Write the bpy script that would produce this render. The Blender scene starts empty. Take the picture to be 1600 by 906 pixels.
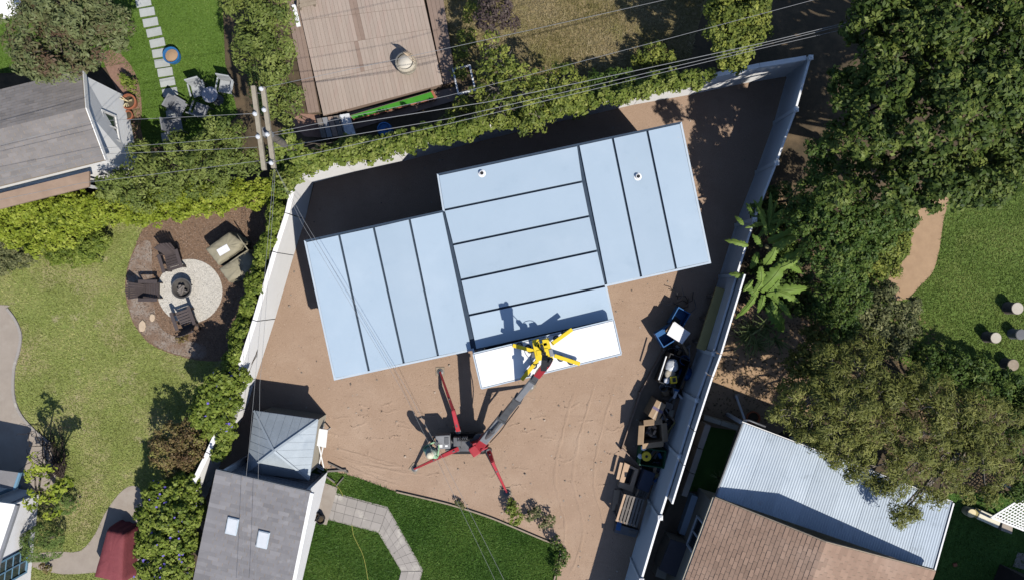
import bpy, math, random
import numpy as np
from mathutils import Vector, Matrix, Euler
sc = bpy.context.scene
COL = sc.collection
rnd = random.Random(7)
rng = np.random.default_rng(11)
# ------------------------------------------------------------------ camera, sky, sun, exposure
HC, F = 25.0, 1125.0                      # drone height in metres, focal length in photo pixels (1600 wide)
cam_d = bpy.data.cameras.new('camera'); cam = bpy.data.objects.new('camera', cam_d); COL.objects.link(cam)
cam.location = (0, 0, HC); cam.rotation_euler = (0, 0, 0)
cam_d.sensor_fit = 'HORIZONTAL'; cam_d.sensor_width = 36; cam_d.lens = 36*F/1600; cam_d.clip_end = 2000
sc.camera = cam
SUN_EL, SUN_AZ = math.radians(52), math.radians(140)   # azimuth clockwise from +Y: sun stands lower right of the picture
w = bpy.data.worlds.new('World'); sc.world = w; w.use_nodes = True
nt = w.node_tree; nt.nodes.clear()
sky = nt.nodes.new('ShaderNodeTexSky'); sky.sky_type = 'NISHITA'; sky.sun_disc = False
sky.air_density = .75; sky.dust_density = .4; sky.sun_elevation = SUN_EL; sky.sun_rotation = SUN_AZ
bg = nt.nodes.new('ShaderNodeBackground'); bg.inputs['Strength'].default_value = 0.135
wo = nt.nodes.new('ShaderNodeOutputWorld')
nt.links.new(sky.outputs[0], bg.inputs[0]); nt.links.new(bg.outputs[0], wo.inputs[0])
sky.ozone_density = 2.5
sc.cycles.diffuse_bounces = 0; sc.cycles.max_bounces = 6
sd = bpy.data.lights.new('sun', 'SUN'); sd.energy = 5.0; sd.angle = math.radians(0.5); sd.color = (1, .95, .87)
sun = bpy.data.objects.new('sun', sd); COL.objects.link(sun); sun.location = (20, -24, 40)
sdir = Vector((math.sin(SUN_AZ)*math.cos(SUN_EL), math.cos(SUN_AZ)*math.cos(SUN_EL), math.sin(SUN_EL)))
sun.rotation_euler = sdir.to_track_quat('Z', 'Y').to_euler()
vs = sc.view_settings; vs.view_transform = 'Standard'; vs.look = 'None'; vs.exposure = 0.0; vs.gamma = 1; vs.use_curve_mapping = False

# ------------------------------------------------------------------ helpers
def P(x, y, z=0.0):
    k = (HC-z)/F
    return Vector(((x-800)*k, (453-y)*k, z))
def S(z=0.0): return F/(HC-z)
def lin(c):
    return tuple((v/255/12.92 if v/255 <= .04045 else ((v/255+.055)/1.055)**2.4) for v in c)
MATS = {}
def mat(name, c1, c2=None, scale=6.0, rough=.8, bump=0.0, bscale=60.0, metal=0.0, spots=None, rndobj=0.0, tint=None, spec=.3, detail=6, dist=.02, stretch=None, coat=0, streak=None):
    """c1,c2 linear albedo mixed by noise; spots=(colour, scale, lo, hi) second noise; tint=(dark,light) by face attribute"""
    if name in MATS: return MATS[name]
    m = bpy.data.materials.new(name); m.use_nodes = True; n = m.node_tree; N = n.nodes; L = n.links
    b = N['Principled BSDF']; b.inputs['Roughness'].default_value = rough; b.inputs['Metallic'].default_value = metal
    b.inputs['Specular IOR Level'].default_value = spec
    b.inputs['Coat Weight'].default_value = coat
    tc = N.new('ShaderNodeTexCoord'); vec = tc.outputs['Object']
    if stretch:
        mp = N.new('ShaderNodeMapping'); L.new(vec, mp.inputs[0]); mp.inputs['Scale'].default_value = stretch[:3]
        mp.inputs['Rotation'].default_value = (0, 0, stretch[3] if len(stretch) > 3 else 0); vec = mp.outputs[0]
    def noise(s, d=detail):
        t = N.new('ShaderNodeTexNoise'); t.inputs['Scale'].default_value = s; t.inputs['Detail'].default_value = d
        t.inputs['Roughness'].default_value = .62; L.new(vec, t.inputs['Vector']); return t.outputs[0]
    def ramp(src, lo, hi):
        r = N.new('ShaderNodeMapRange'); r.inputs[1].default_value = lo; r.inputs[2].default_value = hi; L.new(src, r.inputs[0]); return r.outputs[0]
    def mix(f, a, bb, typ='MIX'):
        x = N.new('ShaderNodeMix'); x.data_type = 'RGBA'; x.blend_type = typ
        if hasattr(f, 'is_output'): L.new(f, x.inputs[0])
        else: x.inputs[0].default_value = f
        for v, i in ((a, 6), (bb, 7)):
            if hasattr(v, 'is_output'): L.new(v, x.inputs[i])
            else: x.inputs[i].default_value = (*v, 1)
        return x.outputs[2]
    col = c1
    if c2: col = mix(ramp(noise(scale), .3, .7), c1, c2)
    if spots:
        sl = spots if isinstance(spots, list) else [spots]
        for (cc, ss, lo, hi) in sl: col = mix(ramp(noise(ss), lo, hi), col, cc)
    if streak:
        cc, sv_, rot, lo, hi = streak; mp = N.new('ShaderNodeMapping'); L.new(tc.outputs['Object'], mp.inputs[0]); mp.inputs['Scale'].default_value = sv_; mp.inputs['Rotation'].default_value = (0, 0, rot)
        t = N.new('ShaderNodeTexNoise'); t.inputs['Scale'].default_value = 1; t.inputs['Detail'].default_value = 4; t.inputs['Distortion'].default_value = .4; L.new(mp.outputs[0], t.inputs['Vector']); col = mix(ramp(t.outputs[0], lo, hi), col, cc)
    if tint:
        a = N.new('ShaderNodeAttribute'); a.attribute_name = 'tint'
        g = mix(a.outputs['Fac'], (tint[0],)*3, (tint[1],)*3); col = mix(1.0, col, g, 'MULTIPLY')
    if rndobj:
        oi = N.new('ShaderNodeObjectInfo'); r = ramp(oi.outputs['Random'], 0, 1)
        g = mix(r, (1-rndobj,)*3, (1+rndobj,)*3); col = mix(1.0, col, g, 'MULTIPLY')
    if hasattr(col, 'is_output'): L.new(col, b.inputs['Base Color'])
    else: b.inputs['Base Color'].default_value = (*col, 1)
    if bump:
        bp = N.new('ShaderNodeBump'); bp.inputs['Strength'].default_value = bump; bp.inputs['Distance'].default_value = dist
        L.new(noise(bscale), bp.inputs['Height']); L.new(bp.outputs[0], b.inputs['Normal'])
    MATS[name] = m; return m
def leafmat(name, c0, c1, c2, trans=.3, rough=.55):
    if name in MATS: return MATS[name]
    m = bpy.data.materials.new(name); m.use_nodes = True; n = m.node_tree; N = n.nodes; L = n.links
    b = N['Principled BSDF']; b.inputs['Roughness'].default_value = rough; b.inputs['Specular IOR Level'].default_value = .25
    a = N.new('ShaderNodeAttribute'); a.attribute_name = 'tint'
    r = N.new('ShaderNodeValToRGB'); r.color_ramp.elements[0].color = (*c0, 1); r.color_ramp.elements[1].color = (*c2, 1)
    e = r.color_ramp.elements.new(.5); e.color = (*c1, 1)
    L.new(a.outputs['Fac'], r.inputs[0]); L.new(r.outputs[0], b.inputs['Base Color'])
    t = N.new('ShaderNodeBsdfTranslucent'); L.new(r.outputs[0], t.inputs[0])
    mx = N.new('ShaderNodeMixShader'); mx.inputs[0].default_value = trans
    out = N['Material Output']; L.new(b.outputs[0], mx.inputs[1]); L.new(t.outputs[0], mx.inputs[2]); L.new(mx.outputs[0], out.inputs[0])
    MATS[name] = m; return m

def tube_frame(d):
    d = d.normalized(); u = d.cross(Vector((0, 0, 1)))
    if u.length < 1e-3: u = Vector((1, 0, 0))
    u.normalize(); return u, d.cross(u).normalized()
class MB:
    """collects shapes; build() links them as ONE mesh object"""
    def __init__(s): s.v = []; s.f = []; s.t = []
    def add(s, vs, fs, tint=.5):
        o = len(s.v); s.v += [tuple(p) for p in vs]; s.f += [tuple(i+o for i in f) for f in fs]; s.t += [tint]*len(fs); return s
    def box(s, c, sz, rz=0, rx=0, ry=0, tint=.5, taper=1.0):
        hx, hy, hz = sz[0]/2, sz[1]/2, sz[2]/2; R = Euler((rx, ry, rz)).to_matrix(); c = Vector(c); vs = []
        for z in (-hz, hz):
            k = taper if z > 0 else 1
            for (x, y) in ((-hx, -hy), (hx, -hy), (hx, hy), (-hx, hy)): vs.append(c+R@Vector((x*k, y*k, z)))
        return s.add(vs, [(3, 2, 1, 0), (4, 5, 6, 7), (0, 1, 5, 4), (1, 2, 6, 5), (2, 3, 7, 6), (3, 0, 4, 7)], tint)
    def beam(s, a, b, wd, ht, tint=.5, w2=None, h2=None):
        a, b = Vector(a), Vector(b); u, n = tube_frame(b-a); w2 = w2 or wd; h2 = h2 or ht; vs = []
        for p, ww, hh in ((a, wd, ht), (b, w2, h2)):
            for (x, y) in ((-1, -1), (1, -1), (1, 1), (-1, 1)): vs.append(p+u*x*ww/2+n*y*hh/2)
        return s.add(vs, [(3, 2, 1, 0), (4, 5, 6, 7), (0, 1, 5, 4), (1, 2, 6, 5), (2, 3, 7, 6), (3, 0, 4, 7)], tint)
    def tube(s, pts, rs, n=8, tint=.5, cap=True):
        pts = [Vector(p) for p in pts]
        if not hasattr(rs, '__len__'): rs = [rs]*len(pts)
        vs = []; fs = []; ref = None
        for i, p in enumerate(pts):
            d = (pts[min(i+1, len(pts)-1)]-pts[max(i-1, 0)])
            u, v = tube_frame(d)
            if ref is not None:
                dn = d.normalized(); u = (ref-dn*ref.dot(dn))
                u = u.normalized() if u.length > 1e-4 else tube_frame(d)[0]; v = dn.cross(u)
            ref = u
            for k in range(n):
                a = 2*math.pi*k/n; vs.append(p+(u*math.cos(a)+v*math.sin(a))*rs[i])
        for i in range(len(pts)-1):
            for k in range(n): fs.append((i*n+k, i*n+(k+1) % n, (i+1)*n+(k+1) % n, (i+1)*n+k))
        if cap: fs.append(tuple(range(n))[::-1]); fs.append(tuple((len(pts)-1)*n+k for k in range(n)))
        return s.add(vs, fs, tint)
    def lathe(s, prof, c=(0, 0, 0), n=20, tint=.5, cap=True, sx=1, sy=1):
        c = Vector(c); vs = []; fs = []
        for (r, z) in prof:
            for k in range(n): a = 2*math.pi*k/n; vs.append(c+Vector((r*math.cos(a)*sx, r*math.sin(a)*sy, z)))
        for i in range(len(prof)-1):
            for k in range(n): fs.append((i*n+k, i*n+(k+1) % n, (i+1)*n+(k+1) % n, (i+1)*n+k))
        if cap: fs.append(tuple(range(n))[::-1]); fs.append(tuple((len(prof)-1)*n+k for k in range(n)))
        return s.add(vs, fs, tint)
    def prism(s, poly, z0, z1, tint=.5, top=None):
        """poly: xy points (counter-clockwise or not); top: optional other polygon for the upper ring (x,y[,z])"""
        n = len(poly); vs = [Vector((p[0], p[1], z0 if len(p) < 3 or top else z0)) for p in poly]
        tp = top or poly
        vs += [Vector((p[0], p[1], p[2] if (top and len(p) > 2) else z1)) for p in tp]
        ar = sum(poly[i][0]*poly[(i+1) % n][1]-poly[(i+1) % n][0]*poly[i][1] for i in range(n))
        q = range(n); fs = [tuple(q)[::-1], tuple(i+n for i in q)]+[(i, (i+1) % n, (i+1) % n+n, i+n) for i in q]
        if ar < 0: fs = [f[::-1] for f in fs]
        return s.add(vs, fs, tint)
    def slab(s, quad, th, tint=.5):
        """quad: 3D top corners; thickness downwards"""
        n = len(quad); top = [Vector(p) for p in quad]; bot = [p-Vector((0, 0, th)) for p in top]
        ar = sum(top[i].x*top[(i+1) % n].y-top[(i+1) % n].x*top[i].y for i in range(n))
        q = range(n); fs = [tuple(q), tuple(i+n for i in q)[::-1]]+[(i, i+n, (i+1) % n+n, (i+1) % n) for i in q]
        if ar < 0: fs = [f[::-1] for f in fs]
        return s.add(top+bot, fs, tint)
    def ball(s, c, r, n=10, m=6, sz=1, tint=.5):
        prof = [(max(1e-3, r*math.sin(math.pi*i/m)), -r*sz*math.cos(math.pi*i/m)) for i in range(m+1)]
        return s.lathe(prof, c, n, tint)
    def build(s, name, m, parent=None, off=None, smooth=False, bevel=0, **props):
        vs = s.v
        if off is not None: vs = [(p[0]-off[0], p[1]-off[1], p[2]-off[2]) for p in vs]
        me = bpy.data.meshes.new(name); me.from_pydata(vs, [], s.f)
        a = me.attributes.new('tint', 'FLOAT', 'FACE'); a.data.foreach_set('value', s.t)
        me.update()
        if smooth: me.polygons.foreach_set('use_smooth', [True]*len(s.f))
        return link(name, me, m, parent, bevel, **props)
def link(name, me, m, parent=None, bevel=0, **props):
    if m and not me.materials: me.materials.append(m)
    o = bpy.data.objects.new(name, me); COL.objects.link(o)
    if parent: o.parent = parent
    if bevel:
        b = o.modifiers.new('bevel', 'BEVEL'); b.width = bevel; b.segments = 2; b.limit_method = 'ANGLE'; b.angle_limit = math.radians(40)
    for k, v in props.items(): o[k] = v
    return o
LABELS = {}
def tag(o, label, cat, group=None):
    o['label'] = label; o['category'] = cat
    if group: o['group'] = group
    return o
def thing(name, label, cat, loc=(0, 0, 0), rz=0, group=None):
    o = bpy.data.objects.new(name, None); o.empty_display_size = .2; COL.objects.link(o)
    o.location = loc; o.rotation_euler = (0, 0, rz); return tag(o, label, cat, group)
def fastmesh(name, V, nper, tint):
    """V (N*nper,3) polygons of nper corners each"""
    n = len(V)//nper; me = bpy.data.meshes.new(name)
    me.vertices.add(len(V)); me.vertices.foreach_set('co', np.ascontiguousarray(V, dtype=np.float32).ravel())
    me.loops.add(len(V)); me.loops.foreach_set('vertex_index', np.arange(len(V), dtype=np.int32))
    me.polygons.add(n); me.polygons.foreach_set('loop_start', np.arange(n, dtype=np.int32)*nper)
    me.polygons.foreach_set('loop_total', np.full(n, nper, dtype=np.int32))
    a = me.attributes.new('tint', 'FLOAT', 'FACE'); a.data.foreach_set('value', np.clip(tint, 0, 1).astype(np.float32))
    me.update(calc_edges=True); return me
def smooth_poly(pts, n=6, closed=True):
    out = []; m = len(pts)
    for i in range(m if closed else m-1):
        g = lambda j: Vector(pts[j % m][:2]) if closed else Vector(pts[max(0, min(m-1, j))][:2])
        p0, p1, p2, p3 = g(i-1), g(i), g(i+1), g(i+2)
        for k in range(n):
            t = k/n; out.append(tuple(.5*((2*p1)+(p2-p0)*t+(2*p0-5*p1+4*p2-p3)*t*t+(3*p1-p0-3*p2+p3)*t**3)))
    if not closed: out.append(tuple(pts[-1][:2]))
    return out
def px(pts, z=0): return [P(x, y, z) for x, y in pts]
ZL = [0.0]
def sheet(name, pts, m, z, smooth=0, label=None, **kw):
    if smooth: pts = smooth_poly(pts, smooth)
    vs = [(*P(x, y)[:2], z) for x, y in pts]
    ar = sum(vs[i][0]*vs[(i+1) % len(vs)][1]-vs[(i+1) % len(vs)][0]*vs[i][1] for i in range(len(vs)))
    if ar < 0: vs = vs[::-1]
    me = bpy.data.meshes.new(name); me.from_pydata(vs, [], [tuple(range(len(vs)))]); me.update()
    return link(name, me, m, None, kind='structure')
def inside(pts, X, Y):
    r = np.zeros(len(X), bool); n = len(pts)
    for i in range(n):
        x0, y0 = pts[i][:2]; x1, y1 = pts[(i+1) % n][:2]
        c = ((y0 > Y) != (y1 > Y)) & (X < (x1-x0)*(Y-y0)/((y1-y0) or 1e-9)+x0); r ^= c
    return r
def scatter(poly, n, holes=()):
    A = np.array([p[:2] for p in poly]); lo, hi = A.min(0), A.max(0)
    Q = rng.uniform(lo, hi, (n, 2)); k = inside(poly, Q[:, 0], Q[:, 1])
    for h in holes: k &= ~inside(h, Q[:, 0], Q[:, 1])
    return Q[k]
def wpoly(pts, smooth=0):
    if smooth: pts = smooth_poly(pts, smooth)
    return [tuple(P(x, y)[:2]) for x, y in pts]
def grass(name, label, polypx, dens, m, z, hgt=.05, holes=(), smooth=0, wid=.012):
    poly = wpoly(polypx, smooth); A = np.array(poly); area = float(np.prod(A.max(0)-A.min(0)))
    Q = scatter(poly, int(area*dens), holes); n = len(Q)
    a = rng.uniform(0, 2*np.pi, n); h = hgt*rng.uniform(.5, 1.3, n); lean = rng.normal(0, 1.0, (n, 2))*h[:, None]
    wv = np.stack([np.cos(a), np.sin(a)], 1)*(wid*rng.uniform(.7, 1.5, n))[:, None]
    V = np.zeros((n, 3, 3)); V[:, 0, :2] = Q-wv; V[:, 1, :2] = Q+wv; V[:, 2, :2] = Q+lean; V[:, :2, 2] = z; V[:, 2, 2] = z+h
    big = .5+.36*np.sin(Q[:, 0]*1.7+np.sin(Q[:, 1]*1.3))*np.cos(Q[:, 1]*1.9)
    me = fastmesh(name, V.reshape(-1, 3), 3, big+rng.normal(0, .22, n))
    return tag(link(name, me, m, None, kind='stuff'), label, 'grass')
def chips(name, label, cat, polypx, n, m, z, size=.02, holes=(), smooth=0, asp=.5, flat=.5, parent=None):
    poly = wpoly(polypx, smooth); Q = scatter(poly, n, holes); n = len(Q)
    a = rng.uniform(0, 2*np.pi, n); L = size*rng.uniform(.5, 1.6, n); W = L*asp*rng.uniform(.7, 1.3, n)
    d = np.stack([np.cos(a), np.sin(a), rng.normal(0, flat*.5, n)], 1); e = np.stack([-np.sin(a), np.cos(a), rng.normal(0, flat*.5, n)], 1)
    c = np.concatenate([Q, np.full((n, 1), z)], 1); c[:, 2] += np.abs(d[:, 2]*L)+np.abs(e[:, 2]*W)+.003
    V = np.stack([c-d*L[:, None], c-e*W[:, None], c+d*L[:, None], c+e*W[:, None]], 1)
    me = fastmesh(name, V.reshape(-1, 3), 4, rng.uniform(0, 1, n))
    o = link(name, me, m, parent, kind='stuff')
    if label: tag(o, label, cat)
    return o
# ---- foliage
def leaf_mesh(name, C, D, leaf, tint, off, up=.6, jit=.8):
    """C centres, D outward directions; folded diamond leaves"""
    n = len(C); nrm = D*1.0+np.array([0, 0, up])+rng.normal(0, jit, (n, 3)); nrm /= np.linalg.norm(nrm, axis=1)[:, None]
    t = rng.normal(0, 1, (n, 3)); t -= nrm*(t*nrm).sum(1)[:, None]; t /= np.linalg.norm(t, axis=1)[:, None]
    b = np.cross(nrm, t); s = rng.uniform(.65, 1.35, n)[:, None]
    L = t*leaf[0]*.5*s; W = b*leaf[1]*.5*s; fold = nrm*leaf[1]*.22*s
    V = np.stack([C-L, C+W*1.0+fold-L*.1, C+L, C-W+fold-L*.1], 1)
    V = np.maximum(V, np.array([-1e9, -1e9, .012]))-np.array(off)
    return fastmesh(name, V.reshape(-1, 3), 4, tint)
def cloud(blobs, dens, cr, cn, zsq=.85, low=-.3, shell=(.72, 1.08), zmin=.06):
    """blobs hold tufts of radius cr (dens = how closely the tufts cover the blob), each tuft a dome of cn leaves"""
    C = []; D = []; T = []
    for bl in blobs:
        x, y, r, z = bl[:4]; tb = bl[4] if len(bl) > 4 else 0
        c = np.array(P(x, y, z)); R = r/S(z); n = max(5, int(dens*4*R*R/(cr*cr)))
        d = rng.normal(0, 1, (n*3, 3)); d /= np.linalg.norm(d, axis=1)[:, None]; d = d[d[:, 2] > low][:n]
        rr = R*rng.uniform(shell[0], shell[1], len(d))*(1+.14*np.sin(d[:, 0]*5+x)*np.cos(d[:, 1]*6+y)+.08*np.sin(d[:, 2]*9+x*.7))
        rr = np.maximum(rr-cr*.5, R*.2)
        q = c+d*rr[:, None]*np.array([1, 1, zsq])
        ct = rng.normal(0, .21, len(d))+tb; k = max(3, int(cn)); m = len(d)
        e = rng.normal(0, 1, (m, k, 3))+d[:, None, :]*.8+np.array([0, 0, .5]); e /= np.linalg.norm(e, axis=2)[:, :, None]
        rad = cr*rng.uniform(.75, 1.3, (m, 1, 1))*rng.uniform(.55, 1.12, (m, k, 1))
        C.append((q[:, None, :]+e*rad).reshape(-1, 3)); D.append(e.reshape(-1, 3))
        T.append((ct[:, None]+rng.normal(0, .12, (m, k))).ravel()+.5)
    C = np.concatenate(C); D = np.concatenate(D); T = np.concatenate(T)
    keep = C[:, 2] > zmin
    return C[keep], D[keep], T[keep]
def limb(mb, a, b, r0, r1, seg=5, wob=.12):
    a, b = Vector(a), Vector(b); L = (b-a).length; pts = []
    for i in range(seg+1):
        t = i/seg; p = a.lerp(b, t)
        if 0 < i < seg: p += Vector((rnd.uniform(-1, 1), rnd.uniform(-1, 1), rnd.uniform(-.3, .6)))*wob*L*.35
        pts.append(p)
    mb.tube(pts, [r0+(r1-r0)*i/seg for i in range(seg+1)], 7); return pts
def tree(name, label, cat, blobs, m, bark, leaf=(.12, .06), dens=.9, cr=.18, cn=24, trunk=None, tr=.12, group=None, zsq=.85, low=-.3, up=.45, twigs=0, shell=(.72, 1.08), crown='crown', stem='trunk', zmin=.06, jit=.42):
    W = [P(b[0], b[1], b[3]) for b in blobs]
    if trunk: base = P(*trunk)
    else:
        base = sum((q for q in W), Vector())/len(W); base.z = 0
    root = thing(name, label, cat, base, 0, group)
    mb = MB(); zt = max(.25, min(q.z for q in W)*.55); top = Vector((base.x+rnd.uniform(-.15, .15), base.y+rnd.uniform(-.15, .15), zt))
    mid = base.lerp(top, .5)+Vector((rnd.uniform(-.08, .08), rnd.uniform(-.08, .08), 0))
    mb.tube([base+Vector((0, 0, -.05)), base+Vector((0, 0, .12)), mid, top], [tr*1.5, tr*1.1, tr*.9, tr*.75], 9)
    for q, b in zip(W, blobs):
        R = b[2]/S(b[3]); pts = limb(mb, top-Vector((0, 0, .04)), q-Vector((0, 0, R*.15)), tr*.5, tr*.16)
        for _ in range(twigs):
            d = Vector((rnd.gauss(0, 1), rnd.gauss(0, 1), abs(rnd.gauss(0, .7))+.1)).normalized()
            s = pts[-2].lerp(pts[-1], rnd.random()); limb(mb, s, q+d*R*rnd.uniform(.8, 1.1), tr*.13, tr*.05, 4, .2)
    mb.build(stem, bark, root, base, smooth=True)
    C, D, T = cloud(blobs, dens, cr, cn, zsq, low, shell, zmin)
    link(crown, leaf_mesh(crown, C, D, leaf, T, base, up, jit), m, root)
    return root
def along(pts, step, r, z, jr=.2, jp=4, jz=.1, side=0):
    out = []
    for (x0, y0), (x1, y1) in zip(pts[:-1], pts[1:]):
        L = math.hypot(x1-x0, y1-y0); n = max(1, int(L/step))
        for i in range(n):
            t = (i+rnd.random()*.6)/n
            out.append((x0+(x1-x0)*t+rnd.uniform(-jp, jp), y0+(y1-y0)*t+rnd.uniform(-jp, jp), r*rnd.uniform(1-jr, 1+jr), z+rnd.uniform(-jz, jz), rnd.uniform(-.12, .12)))
    return out
def shingles(mb, a, b, c, d, rows, tab, th=.014, jit=.12):
    """a-b eave edge, d-c ridge edge (3D points); courses of tabs, lower edge proud of the next course"""
    a, b, c, d = map(Vector, (a, b, c, d)); n = (b-a).cross(d-a).normalized()
    if n.z < 0: n = -n
    for r in range(rows):
        t0, t1 = r/rows, (r+1.12)/rows
        if t1 > 1: t1 = 1
        l0, r0, l1, r1 = a.lerp(d, t0), b.lerp(c, t0), a.lerp(d, t1), b.lerp(c, t1)
        L = (r0-l0).length; k = max(1, int(L/tab)); o = (r % 2)*.5+rnd.uniform(-jit, jit)
        cuts = [0]+[min(1, max(0, (i+o)/k)) for i in range(1 if o > .05 else 1, k+1) if 0.004 < (i+o)/k < .996]+[1]
        for s0, s1 in zip(cuts[:-1], cuts[1:]):
            g = min(.006/L, (s1-s0)*.2); e0, e1 = s0+g, s1-g; h = th*rnd.uniform(.7, 1.3)
            p = [l0.lerp(r0, e0), l0.lerp(r0, e1), l1.lerp(r1, e1), l1.lerp(r1, e0)]
            q = [p[0]+n*h, p[1]+n*h, p[2]+n*.002, p[3]+n*.002]
            mb.add(q+[p[0], p[1]], [(0, 1, 2, 3), (4, 5, 1, 0)], max(0, min(1, rnd.gauss(.5, .24))))
# ------------------------------------------------------------------ materials
m_dirt = mat('dirt', (.385, .272, .196), (.345, .240, .170), 1.1, .95, .5, 34, spots=[((.425, .31, .228), .5, .5, .70), ((.27, .19, .137), 1.0, .60, .80), ((.285, .20, .145), 2.6, .62, .8), ((.45, .335, .25), 14, .58, .75), ((.30, .212, .152), 38, .54, .68)], dist=.04, streak=((.31, .217, .156), (.6, 3.2, 1), .38, .60, .85))
m_soil = mat('soil', (0.096, 0.069, 0.042), (0.060, 0.048, 0.030), 3, .95, .5, 30, spots=((0.144, 0.102, 0.060), 1.2, .5, .7))
m_sand = mat('sand', (.40, .27, .165), (.33, .22, .135), 3, .95, .4, 50, dist=.02)
m_lawnL = mat('lawn_dry_green', (0.226, 0.248, 0.077), (0.193, 0.237, 0.061), 1.4, .95, .6, 120, spots=[((0.363, 0.303, 0.165), .5, .48, .66), ((0.407, 0.341, 0.220), 1.5, .58, .74), ((0.165, 0.209, 0.050), 1.0, .58, .75)])
m_turfT = mat('lawn_turf', (0.098, 0.172, 0.025), (0.081, 0.144, 0.023), 4, .95, .6, 150)
m_turfB = mat('lawn_bottom', (0.065, 0.135, 0.022), (0.051, 0.111, 0.019), 1.2, .95, .6, 140, spots=((0.135, 0.209, 0.041), .45, .55, .75))
m_turfR = mat('lawn_right', (0.133, 0.196, 0.041), (0.097, 0.156, 0.031), 1.5, .95, .6, 120, spots=((0.203, 0.234, 0.070), .8, .55, .75))
m_dry = mat('dry_grass_ground', (.26, .20, .105), (.19, .155, .07), 2.2, .95, .6, 70, spots=[((.14, .15, .04), .7, .52, .7), ((.34, .26, .16), 4, .58, .75)])
m_mulch = mat('mulch', (0.186, 0.114, 0.072), (0.264, 0.174, 0.114), 9, .95, .8, 70, spots=((0.120, 0.078, 0.054), 22, .55, .7), dist=.04)
m_gravel = mat('pale_gravel', (0.64, 0.60, 0.53), (0.56, 0.525, 0.465), 35, .9, .7, 110)
m_ggrav = mat('grey_gravel', (.25, .205, .17), (.32, .275, .235), 30, .95, .7, 90, spots=((.20, .135, .095), 2.2, .42, .6))
m_conc = mat('concrete', (0.387, 0.334, 0.282), (0.326, 0.277, 0.233), 2.2, .85, .15, 90, spots=((0.440, 0.396, 0.343), .9, .55, .75), tint=(.88, 1.1))
m_paver = mat('pale_pavers', (.345, .315, .29), (.31, .285, .26), 5, .85, .2, 70, spots=((.46, .43, .38), 1.7, .58, .7), rndobj=.07)
m_step = mat('stepping_stone', (.42, .44, .42), (.36, .375, .36), 9, .8, .1, 80, rndobj=.06)
m_brick = mat('brick_paving', (.25, .15, .11), (.19, .115, .085), 12, .9, .3, 60, rndobj=.25)
m_white = mat('white_paint', (.80, .80, .79), (.74, .74, .73), 1.5, .55, .05, 40, spots=((.66, .63, .58), 3, .66, .85))
m_wwall = mat('white_stucco', (.86, .85, .84), (.81, .80, .79), 2, .8, .12, 120, spots=((.6, .57, .52), 1.3, .64, .85))
m_vinyl = mat('white_vinyl', (0.799, 0.810, 0.821), (0.756, 0.767, 0.778), 1.2, .4, 0, spots=((0.648, 0.637, 0.605), 2, .62, .85))
m_greyvinyl = mat('grey_sheet', (.70, .70, .70), (.62, .62, .62), 3, .35, .1, 14, spots=((.42, .42, .40), 5, .62, .76))
m_film = mat('blue_white_roof_sheet', (.385, .475, .56), (.36, .45, .535), .8, .45, .12, 2.2, spots=[((.42, .505, .585), .35, .5, .75), ((.335, .425, .51), 1.6, .60, .80), ((.43, .47, .50), 9, .66, .8)], rndobj=.08, spec=.3, dist=.012)
m_panelw = mat('white_panel', (.84, .85, .86), (.80, .81, .83), 1, .45, .05, 3, spots=((.70, .70, .68), 5, .66, .82))
m_seam = mat('dark_blue_metal', (.035, .055, .085), (.05, .075, .11), 5, .5, 0, metal=.2)
m_trim = mat('light_trim', (.50, .57, .63), (.42, .49, .56), 2, .4)
m_black = mat('black_plastic', (.016, .016, .018), (.026, .026, .028), 6, .5)
m_pipe = mat('white_pipe', (.82, .82, .82))
m_osb = mat('osb_board', (.42, .29, .16), (.33, .22, .12), 30, .9)
m_shgrey = mat('grey_shingle', (0.228, 0.209, 0.200), (0.187, 0.174, 0.167), 2.5, .95, .3, 150, tint=(.86, 1.12))
m_shgrey2 = mat('blue_grey_shingle', (0.230, 0.223, 0.230), (0.190, 0.184, 0.192), 1.3, .95, .3, 150, spots=((0.270, 0.262, 0.267), 3.5, .55, .75), tint=(.84, 1.14))
m_shbrown = mat('brown_shingle', (.32, .215, .157), (.28, .187, .137), 2.5, .95, .3, 120, spots=((.355, .25, .19), .5, .5, .7), tint=(.86, 1.12))
m_shedroof = mat('grey_metal_roof', (.40, .45, .49), (.33, .375, .41), 2.5, .45, .15, 6, spots=((.27, .32, .37), 1.6, .55, .75), spec=.4)
m_corr = mat('corrugated_metal', (.50, .57, .64), (.42, .49, .56), 1.2, .38, .02, 30, spots=[((.30, .34, .38), 2.4, .62, .8), ((.36, .33, .29), 1.1, .66, .82)], spec=.5, rndobj=.07)
m_beige = mat('beige_stucco', (.47, .42, .33), (.42, .37, .29), 2.5, .9, .15, 100)
m_glass = mat('dark_glass', (.03, .045, .05), rough=.08, spec=.8)
m_bluef = mat('blue_frame', (.16, .29, .40), (.13, .25, .36), 3, .5)
m_deck = mat('deck_plank', (.375, .308, .258), (.34, .275, .228), 3, .8, .1, 30, spots=((.36, .275, .23), .8, .5, .7), rndobj=.06, stretch=(8, 1.2, 3, -.22))
m_deckd = mat('deck_plank_reddish', (.27, .20, .16), (.235, .17, .135), 4, .8, .2, 30, rndobj=.1)
m_wood = mat('weathered_wood', (.34, .28, .21), (.25, .20, .15), 6, .9, .3, 40)
m_woodp = mat('fresh_timber', (.52, .37, .25), (.45, .31, .21), 6, .85, .2, 40)
m_woodg = mat('grey_timber', (.20, .18, .16), (.14, .125, .115), 6, .9, .3, 40, rndobj=.2)
m_pole = mat('pole_wood', (.36, .32, .25), (.28, .245, .19), 8, .95, .3, 30)
m_wire = mat('wire', (.13, .13, .13), rough=.6)
m_porc = mat('porcelain', (.55, .56, .58), rough=.3)
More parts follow.
